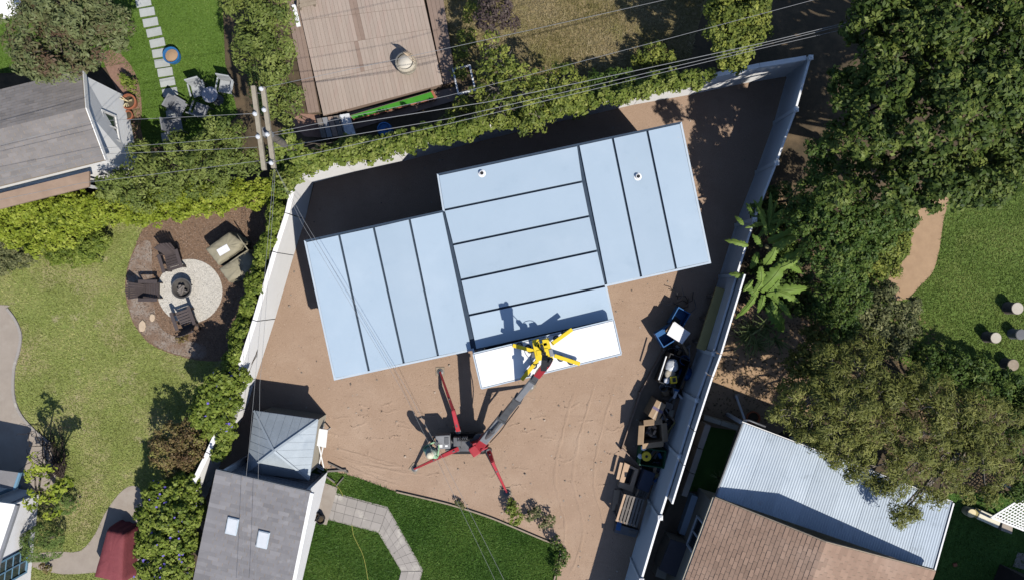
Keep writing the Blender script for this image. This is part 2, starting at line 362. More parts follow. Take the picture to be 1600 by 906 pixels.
m_red = mat('red_paint', (.40, .035, .045), (.33, .03, .04), 4, .45, coat=.2)
m_steel = mat('grey_steel', (.15, .152, .16), (.10, .103, .11), 5, .45, metal=.3)
m_lsteel = mat('light_grey_paint', (.25, .255, .27), (.20, .205, .215), 5, .5)
m_yel = mat('yellow_paint', (.78, .57, .02), (.70, .50, .02), 5, .45, coat=.2)
m_rub = mat('rubber', (.022, .022, .024), rough=.8)
m_blue = mat('blue_plastic', (.025, .13, .34), (.02, .10, .28), 4, .5)
m_card = mat('cardboard', (.36, .255, .16), (.31, .215, .135), 5, .9, .05, 30)
m_paper = mat('paper', (.78, .78, .80), (.7, .7, .73), 4, .7)
m_green = mat('green_plastic', (.015, .10, .045), (.02, .075, .04), 4, .5)
m_must = mat('mustard_board', (0.405, 0.338, 0.143), (0.345, 0.285, 0.120), 4, .8)
m_chair = mat('dark_brown_resin', (.065, .052, .052), (.085, .068, .066), 12, .65, rndobj=.1)
m_cover = mat('khaki_cover', (.31, .28, .20), (.26, .235, .165), 5, .85, .3, 9, dist=.05)
m_maroon = mat('maroon_cover', (.21, .052, .06), (.17, .042, .05), 3, .8, .3, 7, dist=.05)
m_terra = mat('terracotta', (.36, .13, .07), (.30, .11, .06), 6, .85)
m_stump = mat('stump_bark', (.20, .17, .14), (.13, .11, .09), 8, .95, .5, 30)
m_stumpt = mat('pale_wood_top', (.50, .46, .39), (.42, .38, .31), 12, .9)
m_cream = mat('cream_cushion', (.72, .62, .38), (.66, .56, .33), 5, .8)
m_bark = mat('bark', (.13, .105, .08), (.085, .07, .055), 8, .95, .5, 30)
m_barkp = mat('pale_bark', (.26, .23, .19), (.18, .155, .13), 8, .95, .5, 30)
m_plast = mat('milky_plastic', (.66, .68, .70), (.5, .52, .55), 8, .25, .5, 8, dist=.05, spec=.6)
m_hose = mat('yellow_hose', (.42, .40, .10), rough=.6)
m_artg = mat('bright_green_turf', (.055, .26, .022), (.045, .21, .018), 8, .9, .3, 100)
m_stone = mat('sandstone', (.55, .43, .31), (.45, .35, .25), 8, .9, .2, 30)
# leaves: dark / middle / light
L_laurel = leafmat('leaf_laurel', (.026, .052, .010), (.075, .118, .021), (.20, .245, .055))
L_olive = leafmat('leaf_olive', (.085, .10, .022), (.175, .19, .042), (.30, .30, .085))
L_tl = leafmat('leaf_grey_olive', (0.143, 0.089, 0.057), (0.136, 0.165, 0.064), (0.243, 0.272, 0.122))
L_podo = leafmat('leaf_podocarpus', (.09, .13, .028), (.17, .215, .048), (.27, .31, .085))
L_hedge = leafmat('leaf_yellow_hedge', (.14, .19, .018), (.28, .35, .034), (.43, .48, .075), .35)
L_vine = leafmat('leaf_vine', (.09, .14, .024), (.20, .26, .046), (.36, .40, .11), .35)
L_flow = leafmat('leaf_morning_glory', (0.085, 0.132, 0.018), (0.194, 0.256, 0.037), (0.342, 0.404, 0.085), .35)
L_dark = leafmat('leaf_dark_shrub', (.024, .055, .010), (.070, .125, .022), (.17, .225, .048))
L_brown = leafmat('leaf_dry_brown', (.12, .07, .035), (.22, .165, .07), (.27, .28, .07))
L_loose = leafmat('leaf_loose_tree', (0.083, 0.120, 0.024), (0.194, 0.239, 0.045), (0.374, 0.397, 0.083), .35)
L_purp = leafmat('leaf_purple', (0.054, 0.036, 0.042), (0.102, 0.074, 0.072), (0.144, 0.114, 0.096))
L_grey = leafmat('leaf_grey_green', (0.060, 0.075, 0.030), (0.149, 0.164, 0.067), (0.299, 0.299, 0.135))
L_round = leafmat('leaf_clipped', (0.108, 0.165, 0.038), (0.157, 0.237, 0.057), (0.215, 0.300, 0.086))
L_ban = leafmat('leaf_banana', (.09, .17, .03), (.18, .285, .055), (.29, .40, .095), .35, .55)
L_strap = leafmat('leaf_strap', (0.115, 0.158, 0.050), (0.216, 0.274, 0.094), (0.360, 0.403, 0.173))
G_left = leafmat('blades_left', (0.254, 0.277, 0.077), (0.342, 0.410, 0.100), (0.542, 0.520, 0.209))
G_turf = leafmat('blades_turf', (0.088, 0.163, 0.020), (0.125, 0.219, 0.031), (0.175, 0.269, 0.050))
G_bot = leafmat('blades_bottom', (0.053, 0.128, 0.018), (0.093, 0.188, 0.030), (0.150, 0.247, 0.045))
G_right = leafmat('blades_right', (0.101, 0.169, 0.027), (0.169, 0.245, 0.048), (0.270, 0.321, 0.085))
G_dry = leafmat('blades_dry', (0.196, 0.172, 0.052), (0.322, 0.270, 0.127), (0.448, 0.368, 0.218))
# ------------------------------------------------------------------ ground
B = 400
gm = bpy.data.meshes.new('ground'); gm.from_pydata([(-B, -B, 0), (B, -B, 0), (B, B, 0), (-B, B, 0)], [], [(0, 1, 2, 3)])
link('ground', gm, m_soil, None, kind='structure')
LOT = [(492, 285), (560, 262), (640, 245), (760, 214), (860, 190), (991, 160), (1076, 143), (1180, 120), (1246, 106), (1215, 185), (1185, 268), (1140, 395), (1106, 530), (1075, 612), (1043, 693), (1014, 781), (987, 872), (955, 980), (690, 980), (560, 980), (400, 980), (300, 800), (362, 690), (400, 591), (430, 498), (459, 399), (477, 343)]
sheet('dirt_ground', LOT, m_dirt, .006)
LAWN_B = [(497, 728), (530, 738), (560, 746), (620, 768), (700, 786), (760, 806), (800, 822), (868, 850), (876, 868), (872, 890), (862, 960), (440, 960), (440, 770)]
sheet('lawn', LAWN_B, m_turfB, .012)
LANDING = [(499, 750), (528, 761), (511, 819), (483, 812)]
sheet('landing', LANDING, m_conc, .05)
LAWN_L = [(-200, 330), (100, 330), (230, 340), (330, 320), (440, 300), (474, 340), (457, 399), (428, 498), (398, 591), (360, 690), (300, 800), (270, 980), (-200, 980)]
sheet('lawn', LAWN_L, m_lawnL, .006)
MULCH = [(232, 352), (300, 332), (360, 318), (432, 302), (440, 330), (428, 400), (405, 470), (385, 530), (360, 560), (315, 563), (270, 553), (235, 537), (213, 512), (203, 490), (196, 455), (199, 420), (213, 382)]
sheet('mulch_bed', MULCH, m_mulch, .012, 4)
GGR = [(214, 385), (235, 378), (238, 420), (240, 470), (250, 510), (280, 528), (320, 540), (316, 560), (270, 551), (237, 535), (214, 511), (204, 488), (198, 455), (201, 420)]
sheet('gravel_border', GGR, m_ggrav, .017, 4)
CIRC = [(297+51*math.cos(a), 455+50*math.sin(a)) for a in np.linspace(0, 2*math.pi, 48, endpoint=False)]
sheet('gravel_circle', CIRC, m_gravel, .023)
PATIO = [(-200, 476), (-2, 476), (12, 482), (25, 500), (33, 522), (31, 545), (23, 575), (22, 615), (32, 645), (55, 672), (80, 692), (84, 720), (60, 770), (-200, 790)]
sheet('patio', PATIO, m_conc, .02, 4)
PATHB = [(50, 866), (90, 861), (125, 860), (148, 835), (165, 800), (187, 770), (207, 758), (222, 772), (222, 850), (214, 893), (159, 893), (98, 896), (50, 884)]
sheet('path', PATHB, m_conc, .02, 3)
TURF_T = [(-60, -60), (345, -60), (352, 100), (372, 180), (330, 220), (210, 235), (195, 100), (128, 112), (-60, 116)]
sheet('lawn', TURF_T, m_turfT, .008)
BRK = [(160, 88), (178, 78), (196, 92), (210, 112), (219, 140), (222, 172), (220, 200), (226, 240), (190, 240), (196, 200), (186, 150), (170, 115)]
sheet('brick_bed', BRK, m_brick, .014, 3)
DRY = [(680, -120), (1090, -120), (1085, 60), (1060, 105), (980, 120), (860, 160), (720, 190), (705, 120)]
sheet('dry_lawn', DRY, m_dry, .006, 3)
LAWN_R = [(1500, 250), (1700, 200), (1800, 400), (1700, 640), (1560, 640), (1400, 560), (1330, 470), (1360, 390), (1430, 320)]
sheet('lawn', LAWN_R, m_turfR, .007, 3)
LAWN_C = [(1480, 770), (1700, 770), (1700, 980), (1430, 980), (1450, 880)]
sheet('lawn', LAWN_C, m_turfB, .009)
PATHR = [(1467, 306), (1482, 310), (1475, 340), (1471, 365), (1467, 392), (1457, 425), (1436, 448), (1416, 467), (1396, 466), (1388, 432), (1404, 415), (1421, 393), (1424, 360), (1432, 332)]
sheet('dirt_path', PATHR, m_sand, .014, 4)
sheet('sandy_ground', [(1120, 480), (1260, 500), (1290, 600), (1210, 680), (1085, 660), (1100, 600)], m_sand, .009, 3)
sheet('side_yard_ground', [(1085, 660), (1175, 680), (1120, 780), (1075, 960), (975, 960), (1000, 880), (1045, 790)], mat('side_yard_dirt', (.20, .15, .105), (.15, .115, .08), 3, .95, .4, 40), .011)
sheet('courtyard_lawn', [(1100, 665), (1150, 672), (1118, 770), (1060, 765)], m_turfB, .016)
# stuff: blades, chips, clods
HB = [wpoly([(514, 767), (606, 792), (660, 889), (640, 960), (610, 960), (627, 890), (591, 830), (507, 808)]), wpoly(LANDING)]
grass('grass_blades', 'short lush green grass of the lawn around the bent paver path', LAWN_B, 2600, G_bot, .012, .05, HB)
grass('grass_blades', 'patchy yellow green grass of the big lawn on the left', LAWN_L, 1100, G_left, .006, .045, [wpoly(MULCH, 4), wpoly(PATIO, 4), wpoly(PATHB, 3)])
grass('grass_blades', 'even green turf around the stepping stones', TURF_T, 1300, G_turf, .008, .035)
grass('grass_blades', 'dry straw coloured grass above the long vine hedge', DRY, 1000, G_dry, .006, .07, smooth=3)
grass('grass_blades', 'green mown grass beside the curved dirt path on the right', LAWN_R, 1300, G_right, .007, .05, [wpoly(PATHR, 4)], 3)
grass('grass_blades', 'shaded dark grass beside the corrugated roof', LAWN_C, 500, G_bot, .009, .05)
m_chip = mat('mulch_chip', (.21, .145, .105), (.26, .185, .135), 30, .95, tint=(.55, 1.5))
chips('mulch_chips', 'brown bark chips of the bed around the fire pit', 'mulch', MULCH, 30000, m_chip, .012, .02, [wpoly(CIRC)], 4, .35, .8)
m_peb = mat('pebble', (.60, .575, .52), (.52, .49, .44), 30, .9, tint=(.6, 1.4))
chips('pebbles', 'pale pebbles of the round fire pit circle', 'pebbles', CIRC, 14000, m_peb, .023, .010, (), 0, .8, .5)
m_clod = mat('clod', (.36, .25, .175), (.32, .22, .155), 30, .95, tint=(.7, 1.2))
chips('dirt_clods', 'small clods and pebbles strewn over the bare dirt lot', 'clods', LOT, 14000, m_clod, .006, .010, [wpoly(LAWN_B)], 0, .7, .7)
m_stn = mat('lot_stone', (.40, .33, .27), (.30, .24, .19), 20, .9, tint=(.6, 1.3))
chips('lot_stones', 'scattered larger stones and crumbs on the bare dirt lot', 'stones', LOT, 700, m_stn, .008, .03, [wpoly(LAWN_B)], 0, .8, .6)
m_litter = mat('leaf_litter', (.20, .135, .075), (.14, .10, .05), 20, .95, tint=(.5, 1.6))
chips('leaf_litter', 'fallen brown leaves on the ground under the dense trees on the right', 'leaf litter', [(1120, 480), (1200, 300), (1340, 300), (1420, 470), (1560, 640), (1560, 780), (1260, 680), (1085, 640)], 9000, m_litter, .012, .04, [wpoly(PATHR, 4)], 0, .5, .6)
def ruts(name, label, lines, m):
    mb = MB()
    for pts, wd, hg in lines:
        pp = [P(x+rnd.uniform(-1, 1), y+rnd.uniform(-1, 1)) for x, y in smooth_poly(pts, 9, False)]; vs = []; fs = []
        for i, p in enumerate(pp):
            e = (pp[min(i+1, len(pp)-1)]-pp[max(i-1, 0)]).normalized(); n = Vector((-e.y, e.x, 0)); k = rnd.uniform(.5, 1.3); h = hg*rnd.uniform(.3, 1.2)*min(1, i/3, (len(pp)-1-i)/3+.01)
            vs += [p-n*wd*k+Vector((0, 0, .0065)), p-n*wd*.3*k+Vector((0, 0, .007+h)), p+n*wd*.3*k+Vector((0, 0, .007+h*.8)), p+n*wd*k+Vector((0, 0, .0065))]
        for i in range(len(pp)-1):
            for k in range(3): fs.append((i*4+k, i*4+k+1, i*4+k+5, i*4+k+4))
        mb.add(vs, fs)
    return tag(mb.build(name, m, smooth=True, kind='stuff'), label, 'ruts')
RL = []
for k in range(6): RL.append(([(520+rnd.uniform(-8, 60), 724-k*5+rnd.uniform(-3, 3)), (580, 742-k*6+rnd.uniform(-5, 5)), (640+rnd.uniform(-20, 30), 758-k*6+rnd.uniform(-6, 6))], .05, .018))
for x in (852, 880, 912): RL.append(([(x+50, 600), (x+26, 680), (x+16, 750), (x+32, 830), (x+10, 900)], .07, .016))
for k in range(34): x, y = rnd.uniform(500, 960), rnd.uniform(610, 760); RL.append(([(x, y), (x+rnd.uniform(8, 16), y+rnd.uniform(-4, 4)), (x+rnd.uniform(18, 34), y+rnd.uniform(-9, 9))], .05, .014))
ruts('track_ridges', 'shallow tyre and rake ridges pressed into the dirt lot', RL, m_dirt)
# stepping stones: pieces of a path laid in the turf
st = bpy.data.objects.new('stepping_stone_path', None); COL.objects.link(st); st['kind'] = 'structure'; st.location = P(257, 85)
mb = MB(); mb.box((0, 0, .028), (.52, .285, .05)); s0 = None
for i, (cx, cy) in enumerate([(660, -42), (680, 15), (697, 60), (713, 108), (730, 155), (745, 205), (757, 253), (768, 300), (782, 343), (793, 390), (805, 438), (815, 485), (823, 540), (812, 595), (800, 645)]):
    q = P(cx/3.02, cy/3.02)
    if s0 is None: s0 = mb.build('stepping_stone', m_step, st, bevel=.012); o = s0
    else: o = s0.copy(); COL.objects.link(o)
    o.location = (q.x-st.location.x, q.y-st.location.y, .008); o.rotation_euler = (rnd.uniform(-.01, .01), 0, math.radians(10)+rnd.uniform(-.04, .04))
# bent path of pale pavers
pth = bpy.data.objects.new('paver_path', None); COL.objects.link(pth); pth['kind'] = 'structure'; pth.location = P(590, 820)
bq = MB(); bq.prism(wpoly([(513, 766), (606, 791), (661, 889), (641, 965), (607, 965), (627, 891), (591, 831), (506, 809)]), .010, .03); bq.build('bedding', m_paver, pth, pth.location)
def paver_run(a, b, c, d, n, k):
    A, Bq, C, D = [P(*q) for q in (a, b, c, d)]
    for i in range(n):
        for j in range(k):
            f = lambda u, v: A.lerp(Bq, u).lerp(D.lerp(C, u), v)
            g = .014; u0, u1, v0, v1 = (i+g)/n, (i+1-g)/n, (j+g)/k, (j+1-g)/k
            q = [f(u0, v0), f(u1, v0), f(u1, v1), f(u0, v1)]; z = .046+rnd.uniform(0, .003)
            mb = MB(); mb.slab([(p.x, p.y, z) for p in q], .03); mb.build('paver', m_paver, pth, pth.location)
paver_run((514, 768), (605, 793), (592, 829), (507, 807), 6, 3)
paver_run((606, 794), (659, 889), (628, 890), (593, 830), 7, 3)
paver_run((659, 891), (640, 962), (609, 962), (627, 892), 5, 3)
# kerb along the left patio
mb = MB(); kp = [P(x, y) for x, y in smooth_poly([(12, 482), (25, 500), (33, 522), (31, 545), (23, 575), (22, 615), (32, 645), (55, 672), (80, 692)], 5, False)]
for a, b in zip(kp[:-1], kp[1:]): mb.beam(a+Vector((0, 0, .03)), b+Vector((0, 0, .03)), .09, .06)
mb.build('patio_kerb', m_paver, None, kind='structure')
# timber edging between the dirt lot and the lawn
mb = MB(); kp = [P(x, y) for x, y in smooth_poly([(620, 767), (700, 786), (760, 805), (800, 821), (850, 842), (870, 850), (876, 868), (868, 895), (858, 940)], 4, False)]
for a, b in zip(kp[:-1], kp[1:]): mb.beam(a+Vector((0, 0, .045)), b+Vector((0, 0, .045)), .05, .09)
mb.build('lawn_edging', m_wood, None, kind='structure')

# ------------------------------------------------------------------ flat roofed modular building
RZ = 3.6
bc = P(800, 400, RZ); bld = thing('modular_building', 'flat roofed building of three wings covered with pale blue roof panels', 'building', (bc.x, bc.y, 0))
OUT = [(475, 376), (692, 329), (683, 272), (903, 225), (1065, 190.5), (1111, 411), (948, 447), (971, 554), (752, 607), (738, 547), (522, 593.5)]
def R2(pts, z=RZ): return [P(x, y, z) for x, y in pts]
def shrink(poly, d):
    n = len(poly); out = []; ar = sum(poly[i].x*poly[(i+1) % n].y-poly[(i+1) % n].x*poly[i].y for i in range(n)); sg = 1 if ar > 0 else -1
    for i in range(n):
        p, q, r = Vector(poly[i-1][:2]), Vector(poly[i][:2]), Vector(poly[(i+1) % n][:2])
        e0, e1 = (q-p).normalized(), (r-q).normalized(); n0 = Vector((-e0.y, e0.x))*sg; n1 = Vector((-e1.y, e1.x))*sg
        b = n0+n1; b = b/max(.3, b.dot(n0)); out.append(Vector((q.x+b.x*d, q.y+b.y*d, poly[i].z)))
    return out
outl = R2(OUT)
n_out = len(outl); wl = shrink(outl, .14); wi = shrink(outl, .30)
for i in range(n_out):                                    # outer walls, one per side
    j = (i+1) % n_out; mb = MB()
    mb.prism([wl[i], wl[j], wi[j], wi[i]], 0, 3.36); mb.build('wall', m_white, bld, bld.location)
mb = MB(); mb.prism(shrink(outl, .31), .02, .15); mb.build('floor_slab', m_conc, bld, bld.location)
# roof deck under the panels leaves the last bay of the middle wing open
DECK = [(475, 376), (692, 329), (683, 272), (903, 225), (1065, 190.5), (1111, 411), (948, 447), (959.5, 500), (743, 548), (738, 547), (522, 593.5)]
mb = MB(); mb.prism(shrink(R2(DECK, 3.5), .03), 3.37, 3.53); mb.build('roof_deck', m_seam, bld, bld.location)
for t in (.02, .2, .4, .6, .8, .98):
    a = P(744+t*215, 551-t*47, 3.45); b = P(753+t*215, 604-t*47, 3.45); mb = MB(); mb.beam(a, b, .05, .14); mb.build('joist', m_lsteel, bld, bld.location)
fl = shrink(outl, -.01); fi = shrink(outl, .05)
for i in range(n_out):                                    # metal edge trim
    j = (i+1) % n_out; mb = MB(); mb.prism([fl[i], fl[j], fi[j], fi[i]], 3.37, 3.575)
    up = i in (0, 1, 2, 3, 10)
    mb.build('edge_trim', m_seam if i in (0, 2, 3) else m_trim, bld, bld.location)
def bay(quad, inset=.032):
    q = shrink([P(x, y, RZ) for x, y in quad], inset); mb = MB(); mb.slab(q, .055); return mb.build('roof_panel', m_film, bld, bld.location, bevel=.006)
def lerp2(a, b, t): return (a[0]+(b[0]-a[0])*t, a[1]+(b[1]-a[1])*t)
LT = [(477, 377.5), (529.5, 366), (583.5, 354.5), (639.5, 341.5), (692.5, 330)]; LB = [(522.5, 592), (576.5, 581), (631, 568.5), (684.5, 557), (738, 546)]
for i in range(4): bay([LT[i], LT[i+1], LB[i+1], LB[i]])
ML = [(684, 273.5), (693, 328.5), (706.5, 382.5), (719, 437.5), (731.5, 492.5), (743, 546.5)]; MR = [(903, 227), (911, 283.5), (922, 337.5), (934.5, 391.5), (947, 446.5), (958.5, 499)]
for i in range(5): bay([ML[i], MR[i], MR[i+1], ML[i+1]])
RT = [(903.5, 226.5), (957, 215), (1011, 203.5), (1063.5, 192)]; RB = [(947.5, 446), (1002, 434), (1056.5, 421.5), (1109.5, 410)]
for i in range(3): bay([RT[i], RT[i+1], RB[i+1], RB[i]])
for (x, y) in ((753, 271.5), (996.5, 276.5)):             # vent pipes through the roof: white collar, black bore
    c = P(x, y, RZ)-bld.location; v = MB(); v.lathe([(.115, 0), (.115, .012), (.075, .03), (.07, .10), (.055, .10), (.052, .02)], (c.x, c.y, RZ-.002), 20, cap=False)
    vp = v.build('vent_pipe', m_pipe, bld, smooth=False); d = MB(); d.lathe([(.0535, 0), (.0535, .085)], (c.x, c.y, RZ+.002), 16); d.build('bore', m_black, vp)

# ------------------------------------------------------------------ walls and fences
def run(thing_o, base, h, th, m, name, step, gap=.02, cap=None, capm=None, z0=0, joint_vis=True):
    for a, b in zip(base[:-1], base[1:]):
        a, b = Vector((a.x, a.y, 0)), Vector((b.x, b.y, 0)); L = (b-a).length; n = max(1, round(L/step)); d = (b-a)/n; rz = math.atan2(d.y, d.x)
        for i in range(n):
            c = a+d*(i+.5)-thing_o.location; mb = MB(); mb.box((c.x, c.y, z0+(h-z0)/2), (d.length-gap, th, h-z0), rz); p = mb.build(name, m, thing_o, bevel=.008)
            if cap: k = MB(); k.box((c.x, c.y, h+cap[1]/2+.001), (d.length-gap*.3, th+cap[0], cap[1]), rz); k.build('cap', capm or m, p)
WL = px([(492, 291), (477, 343), (459, 399), (430, 498), (400, 591), (385, 637), (362, 690), (335, 745), (300, 830)])
def shift(pts, d):
    out = []
    for i, p in enumerate(pts):
        q0 = pts[max(0, i-1)]; q1 = pts[min(len(pts)-1, i+1)]; e = (q1-q0).normalized(); out.append(p+Vector((-e.y, e.x, 0))*d)
    return out
WLc = shift(WL, -.075); WLc[0] = P(487, 283)
wall_l = thing('garden_wall', 'tall white wall with green vines on its left side, sunlit', 'wall', P(430, 498)); run(wall_l, WLc, 1.8, .15, m_wwall, 'wall_panel', 2.1, .022)
WT = px([(492, 291), (555, 269), (631, 252), (750, 221), (860, 194), (991, 164), (1076, 149), (1160, 131), (1228, 120)])
WTc = shift(WT, .075); WTc[0] = P(487, 283)
wall_t = thing('garden_wall', 'long white wall under the vine hedge behind the flat roofed building', 'wall', P(860, 194)); run(wall_t, WTc, 1.8, .15, m_wwall, 'wall_panel', 2.4, .012)
WR = px([(1231, 118), (1210, 193), (1182, 270), (1150, 352), (1125, 432), (1091, 545), (1067, 612), (1042, 693), (1014, 781), (987, 872), (962, 960)])
fen = thing('vinyl_fence', 'white vinyl panel fence with capped posts along the clutter', 'fence', P(1075, 612))
def postfence(o, base, h, m, cap=True):
    for a, b in zip(base[:-1], base[1:]):
        L = (b-a).length; d = (b-a)/L; rz = math.atan2(d.y, d.x); c = (a+b)/2-o.location
        mb = MB(); mb.box((c.x, c.y, h/2), (L-.13, .045, h-.06), rz); p = mb.build('panel', m, o)
        k = MB(); k.box((c.x, c.y, h-.01), (L-.13, .07, .06), rz); k.build('rail', m, p, bevel=.006)
        k = MB(); k.box((c.x, c.y, .10), (L-.13, .07, .14), rz); k.build('rail', m, p)
    for q in base:
        c = q-o.location; mb = MB(); mb.box((c.x, c.y, (h+.05)/2), (.125, .125, h+.05)); p = mb.build('post', m, o)
        k = MB(); k.box((c.x, c.y, h+.07), (.155, .155, .035)); k.box((c.x, c.y, h+.105), (.13, .13, .035), taper=.3); k.build('post_cap', m, p)
postfence(fen, WR, 1.85, m_vinyl)
f2 = thing('screen_fence', 'taller grey sheet fence right behind the white fence, beside the banana plant', 'fence', P(1090, 580))
SB = [p+Vector((.085, .03, 0)) for p in px([(1126, 432), (1092, 545), (1080, 577), (1055, 654), (1040, 702), (1023, 757)])]
for a, b in zip(SB[:-1], SB[1:]):
    L = (b-a).length; d = (b-a)/L; rz = math.atan2(d.y, d.x); c = (a+b)/2-f2.location
    mb = MB(); mb.box((c.x, c.y, 1.17), (L-.03, .04, 2.3), rz); p = mb.build('sheet_panel', m_greyvinyl, f2)
    k = MB(); k.box((c.x, c.y, 2.34), (L-.02, .055, .035), rz); k.build('top_rail', m_vinyl, p)
# ------------------------------------------------------------------ houses
def roof_plane(o, a, b, c, d, m, rows, tab, th=.12, under=None):
    """a-b eave, d-c ridge"""
    s = MB(); s.slab([a, b, c, d], th); r = s.build('roof', under or m_wood, o, o.location)
    k = MB(); shingles(k, a, b, c, d, rows, tab); k.build('shingles', m, r, o.location, kind='stuff'); return r
def window(o, A, B, C, D, frame, n=2, out=(0, 0, 0), bars=0):
    """A..D corners of the opening on a wall (world); frame bars and panes as sub-parts"""
    A, B, C, D = map(Vector, (A, B, C, D)); nv = Vector(out).normalized()
    mb = MB(); mb.add([A+nv*.01, B+nv*.01, C+nv*.01, D+nv*.01, A-nv*.05, B-nv*.05, C-nv*.05, D-nv*.05], [(0, 1, 2, 3), (4, 5, 6, 7), (0, 1, 5, 4), (1, 2, 6, 5), (2, 3, 7, 6), (3, 0, 4, 7)])
    g = mb.build('window', m_glass, o, o.location); k = MB(); w = .06
    for p, q in ((A, B), (B, C), (C, D), (D, A)):
        e = (q-p).normalized()*w*.45; k.beam(p-e+nv*.025, q+e+nv*.025, w, w)
    k.build('frame', frame, g, o.location)
    for i in range(1, n):
        t = i/n; k = MB(); k.beam(A.lerp(B, t)+nv*.02, D.lerp(C, t)+nv*.02, .045, .045); k.build('mullion', frame, g, o.location)
    for i in range(1, bars+1):
        t = i/(bars+1); k = MB(); k.beam(A.lerp(D, t)+nv*.016, B.lerp(C, t)+nv*.016, .025, .025); k.build('glazing_bar', frame, g, o.location)
    return g
# -- upper left: small gable roofed garage
g1 = thing('garage', 'gable roofed garage with grey shingles and white end wall beneath the spreading tree', 'garage', P(90, 190))
E1, E2, RG = P(128, 109, 2.65), P(163, 250, 2.65), P(129, 166, 3.75)
ax = Vector((-1, -.13, 0)).normalized(); ax = Vector((-(E1-E2).normalized().y, (E1-E2).normalized().x, 0)); ax = ax if ax.x < 0 else -ax
RG = (E1+E2)/2+Vector((0, 0, .6))+Vector((.1, .06, 0)); L1 = 8.0
roof_plane(g1, E2, E2+ax*L1, RG+ax*L1, RG, m_shgrey, 15, .28)
roof_plane(g1, E1, E1+ax*L1, RG+ax*L1, RG, m_shgrey, 14, .28)
mb = MB()
for p, q in ((E1, RG), (RG, E2)):
    mb.slab([p-ax*.03+Vector((0, 0, -.02)), q-ax*.03+Vector((0, 0, -.02)), q+ax*.01+Vector((0, 0, -.02)), p+ax*.01+Vector((0, 0, -.02))], .16)
mb.build('barge_board', m_white, g1, g1.location)
w1, w2, wr = E1+ax*.06+(E2-E1).normalized()*.12, E2+ax*.26-(E2-E1).normalized()*.12, RG+ax*.06
wr.z = RG.z-.14
mb = MB(); z = Vector((0, 0, 1))
fr = [Vector((w1.x, w1.y, 0)), Vector((w2.x, w2.y, 0)), Vector((w2.x, w2.y, 2.48)), wr, Vector((w1.x, w1.y, 2.48))]
bk = [p+ax*.15 for p in fr]; mb.add(fr+bk, [(0, 1, 2, 3, 4), (9, 8, 7, 6, 5), (0, 5, 6, 1), (1, 6, 7, 2), (2, 7, 8, 3), (3, 8, 9, 4), (4, 9, 5, 0)]); mb.build('end_wall', mat('bright_white', (.93, .93, .92), (.90, .90, .89), 2, .7), g1, g1.location)
for q in (w1, w2):
    mb = MB(); a = Vector((q.x, q.y, 0))+ax*.16; b = a+ax*(L1-.6); s = (E2-E1).normalized()*(.07 if q is w1 else -.07); mb.beam(a+s+z*1.24, b+s+z*1.24, .14, 2.46); mb.build('side_wall', m_wwall, g1, g1.location)
u = (w2-w1).normalized(); c0 = Vector((w1.x, w1.y, 0)).lerp(Vector((w2.x, w2.y, 0)), .52); hw = .42
window(g1, c0-u*hw+z*1.05, c0+u*hw+z*1.05, c0+u*hw+z*1.85, c0-u*hw+z*1.85, m_white, 2, -ax)
# lean-to strip of brown roofing on its lower side
q0, q1 = P(139, 268, 2.25), P(139, 292, 2.1); mb = MB(); mb.slab([q0, q0+ax*7, q1+ax*7, q1], .08); lt = mb.build('lean_to_roof', mat('brown_felt', (.30, .215, .16), (.24, .17, .125), 3, .95, .2, 60), g1, g1.location)
mb = MB()
for t in (.3, 3.2, 6.3):
    p = P(139, 284, 2.0)+ax*t; mb = MB(); mb.beam((p.x, p.y, 0), (p.x, p.y, 2.05), .09, .09); mb.build('post', m_white, g1, g1.location)
# -- lower left: house with two skylights
g2 = thing('house', 'grey shingled house with two skylights and white gutter beside the small hut', 'house', P(395, 850))
ZR, ZE = 2.5, 2.1
rl, rr = P(337, 734, ZR), P(485, 769, ZR); dn = (P(454, 902, ZR)-rr); dn.z = 0; dn.normalize(); LN = 4.6
el, er = rl+dn*LN*.98+Vector((-.10, 0, 0)), rr+dn*LN; el.z = er.z = ZR-LN*.13
roof_plane(g2, el, er, rr, rl, m_shgrey2, 34, .33)
fl_, fr_ = rl+dn*.3, rr+dn*.3
sdv = (rr-rl).normalized()
for (cx, cy) in ((363, 821), (411, 842)):                 # skylights
    t = P(cx, cy, 2.2); dd = (t-rr).dot(dn); zz = ZR-dd*.13; t = P(cx, cy, zz+.05)
    s = MB(); s.box(Vector((t.x, t.y, zz+.045))-g2.location, (.36, .56, .09), math.atan2(sdv.y, sdv.x), rx=.13); sk = s.build('skylight', m_trim, g2, bevel=.01)
    s = MB(); s.box(Vector((t.x, t.y, zz+.095))-g2.location, (.30, .50, .02), math.atan2(sdv.y, sdv.x), rx=.13); s.build('pane', mat('milky_skylight', (.62, .64, .67), (.52, .55, .58), 3, .15, .1, 3, spec=.6), sk)
gut = [rr+sdv*.04-Vector((0, 0, .05)), er+sdv*.04-Vector((0, 0, .05))]
mb = MB(); mb.beam(gut[0], gut[1], .13, .1); mb.build('gutter', m_white, g2, g2.location, bevel=.01)
mb = MB(); mb.beam(rl-Vector((0, 0, .07)), rr-Vector((0, 0, .07)), .05, .13); mb.build('fascia', m_lsteel, g2, g2.location)
a = rr-sdv*.10; b = er-sdv*.10; mb = MB(); mb.prism([(a.x, a.y), (b.x, b.y), (b.x-.15, b.y-.03), (a.x-.15, a.y-.03)], 0, 1.7, top=[(a.x, a.y, ZR-.16), (b.x, b.y, er.z-.16), (b.x-.15, b.y-.03, er.z-.16), (a.x-.15, a.y-.03, ZR-.16)]); mb.build('wall', m_wwall, g2, g2.location)
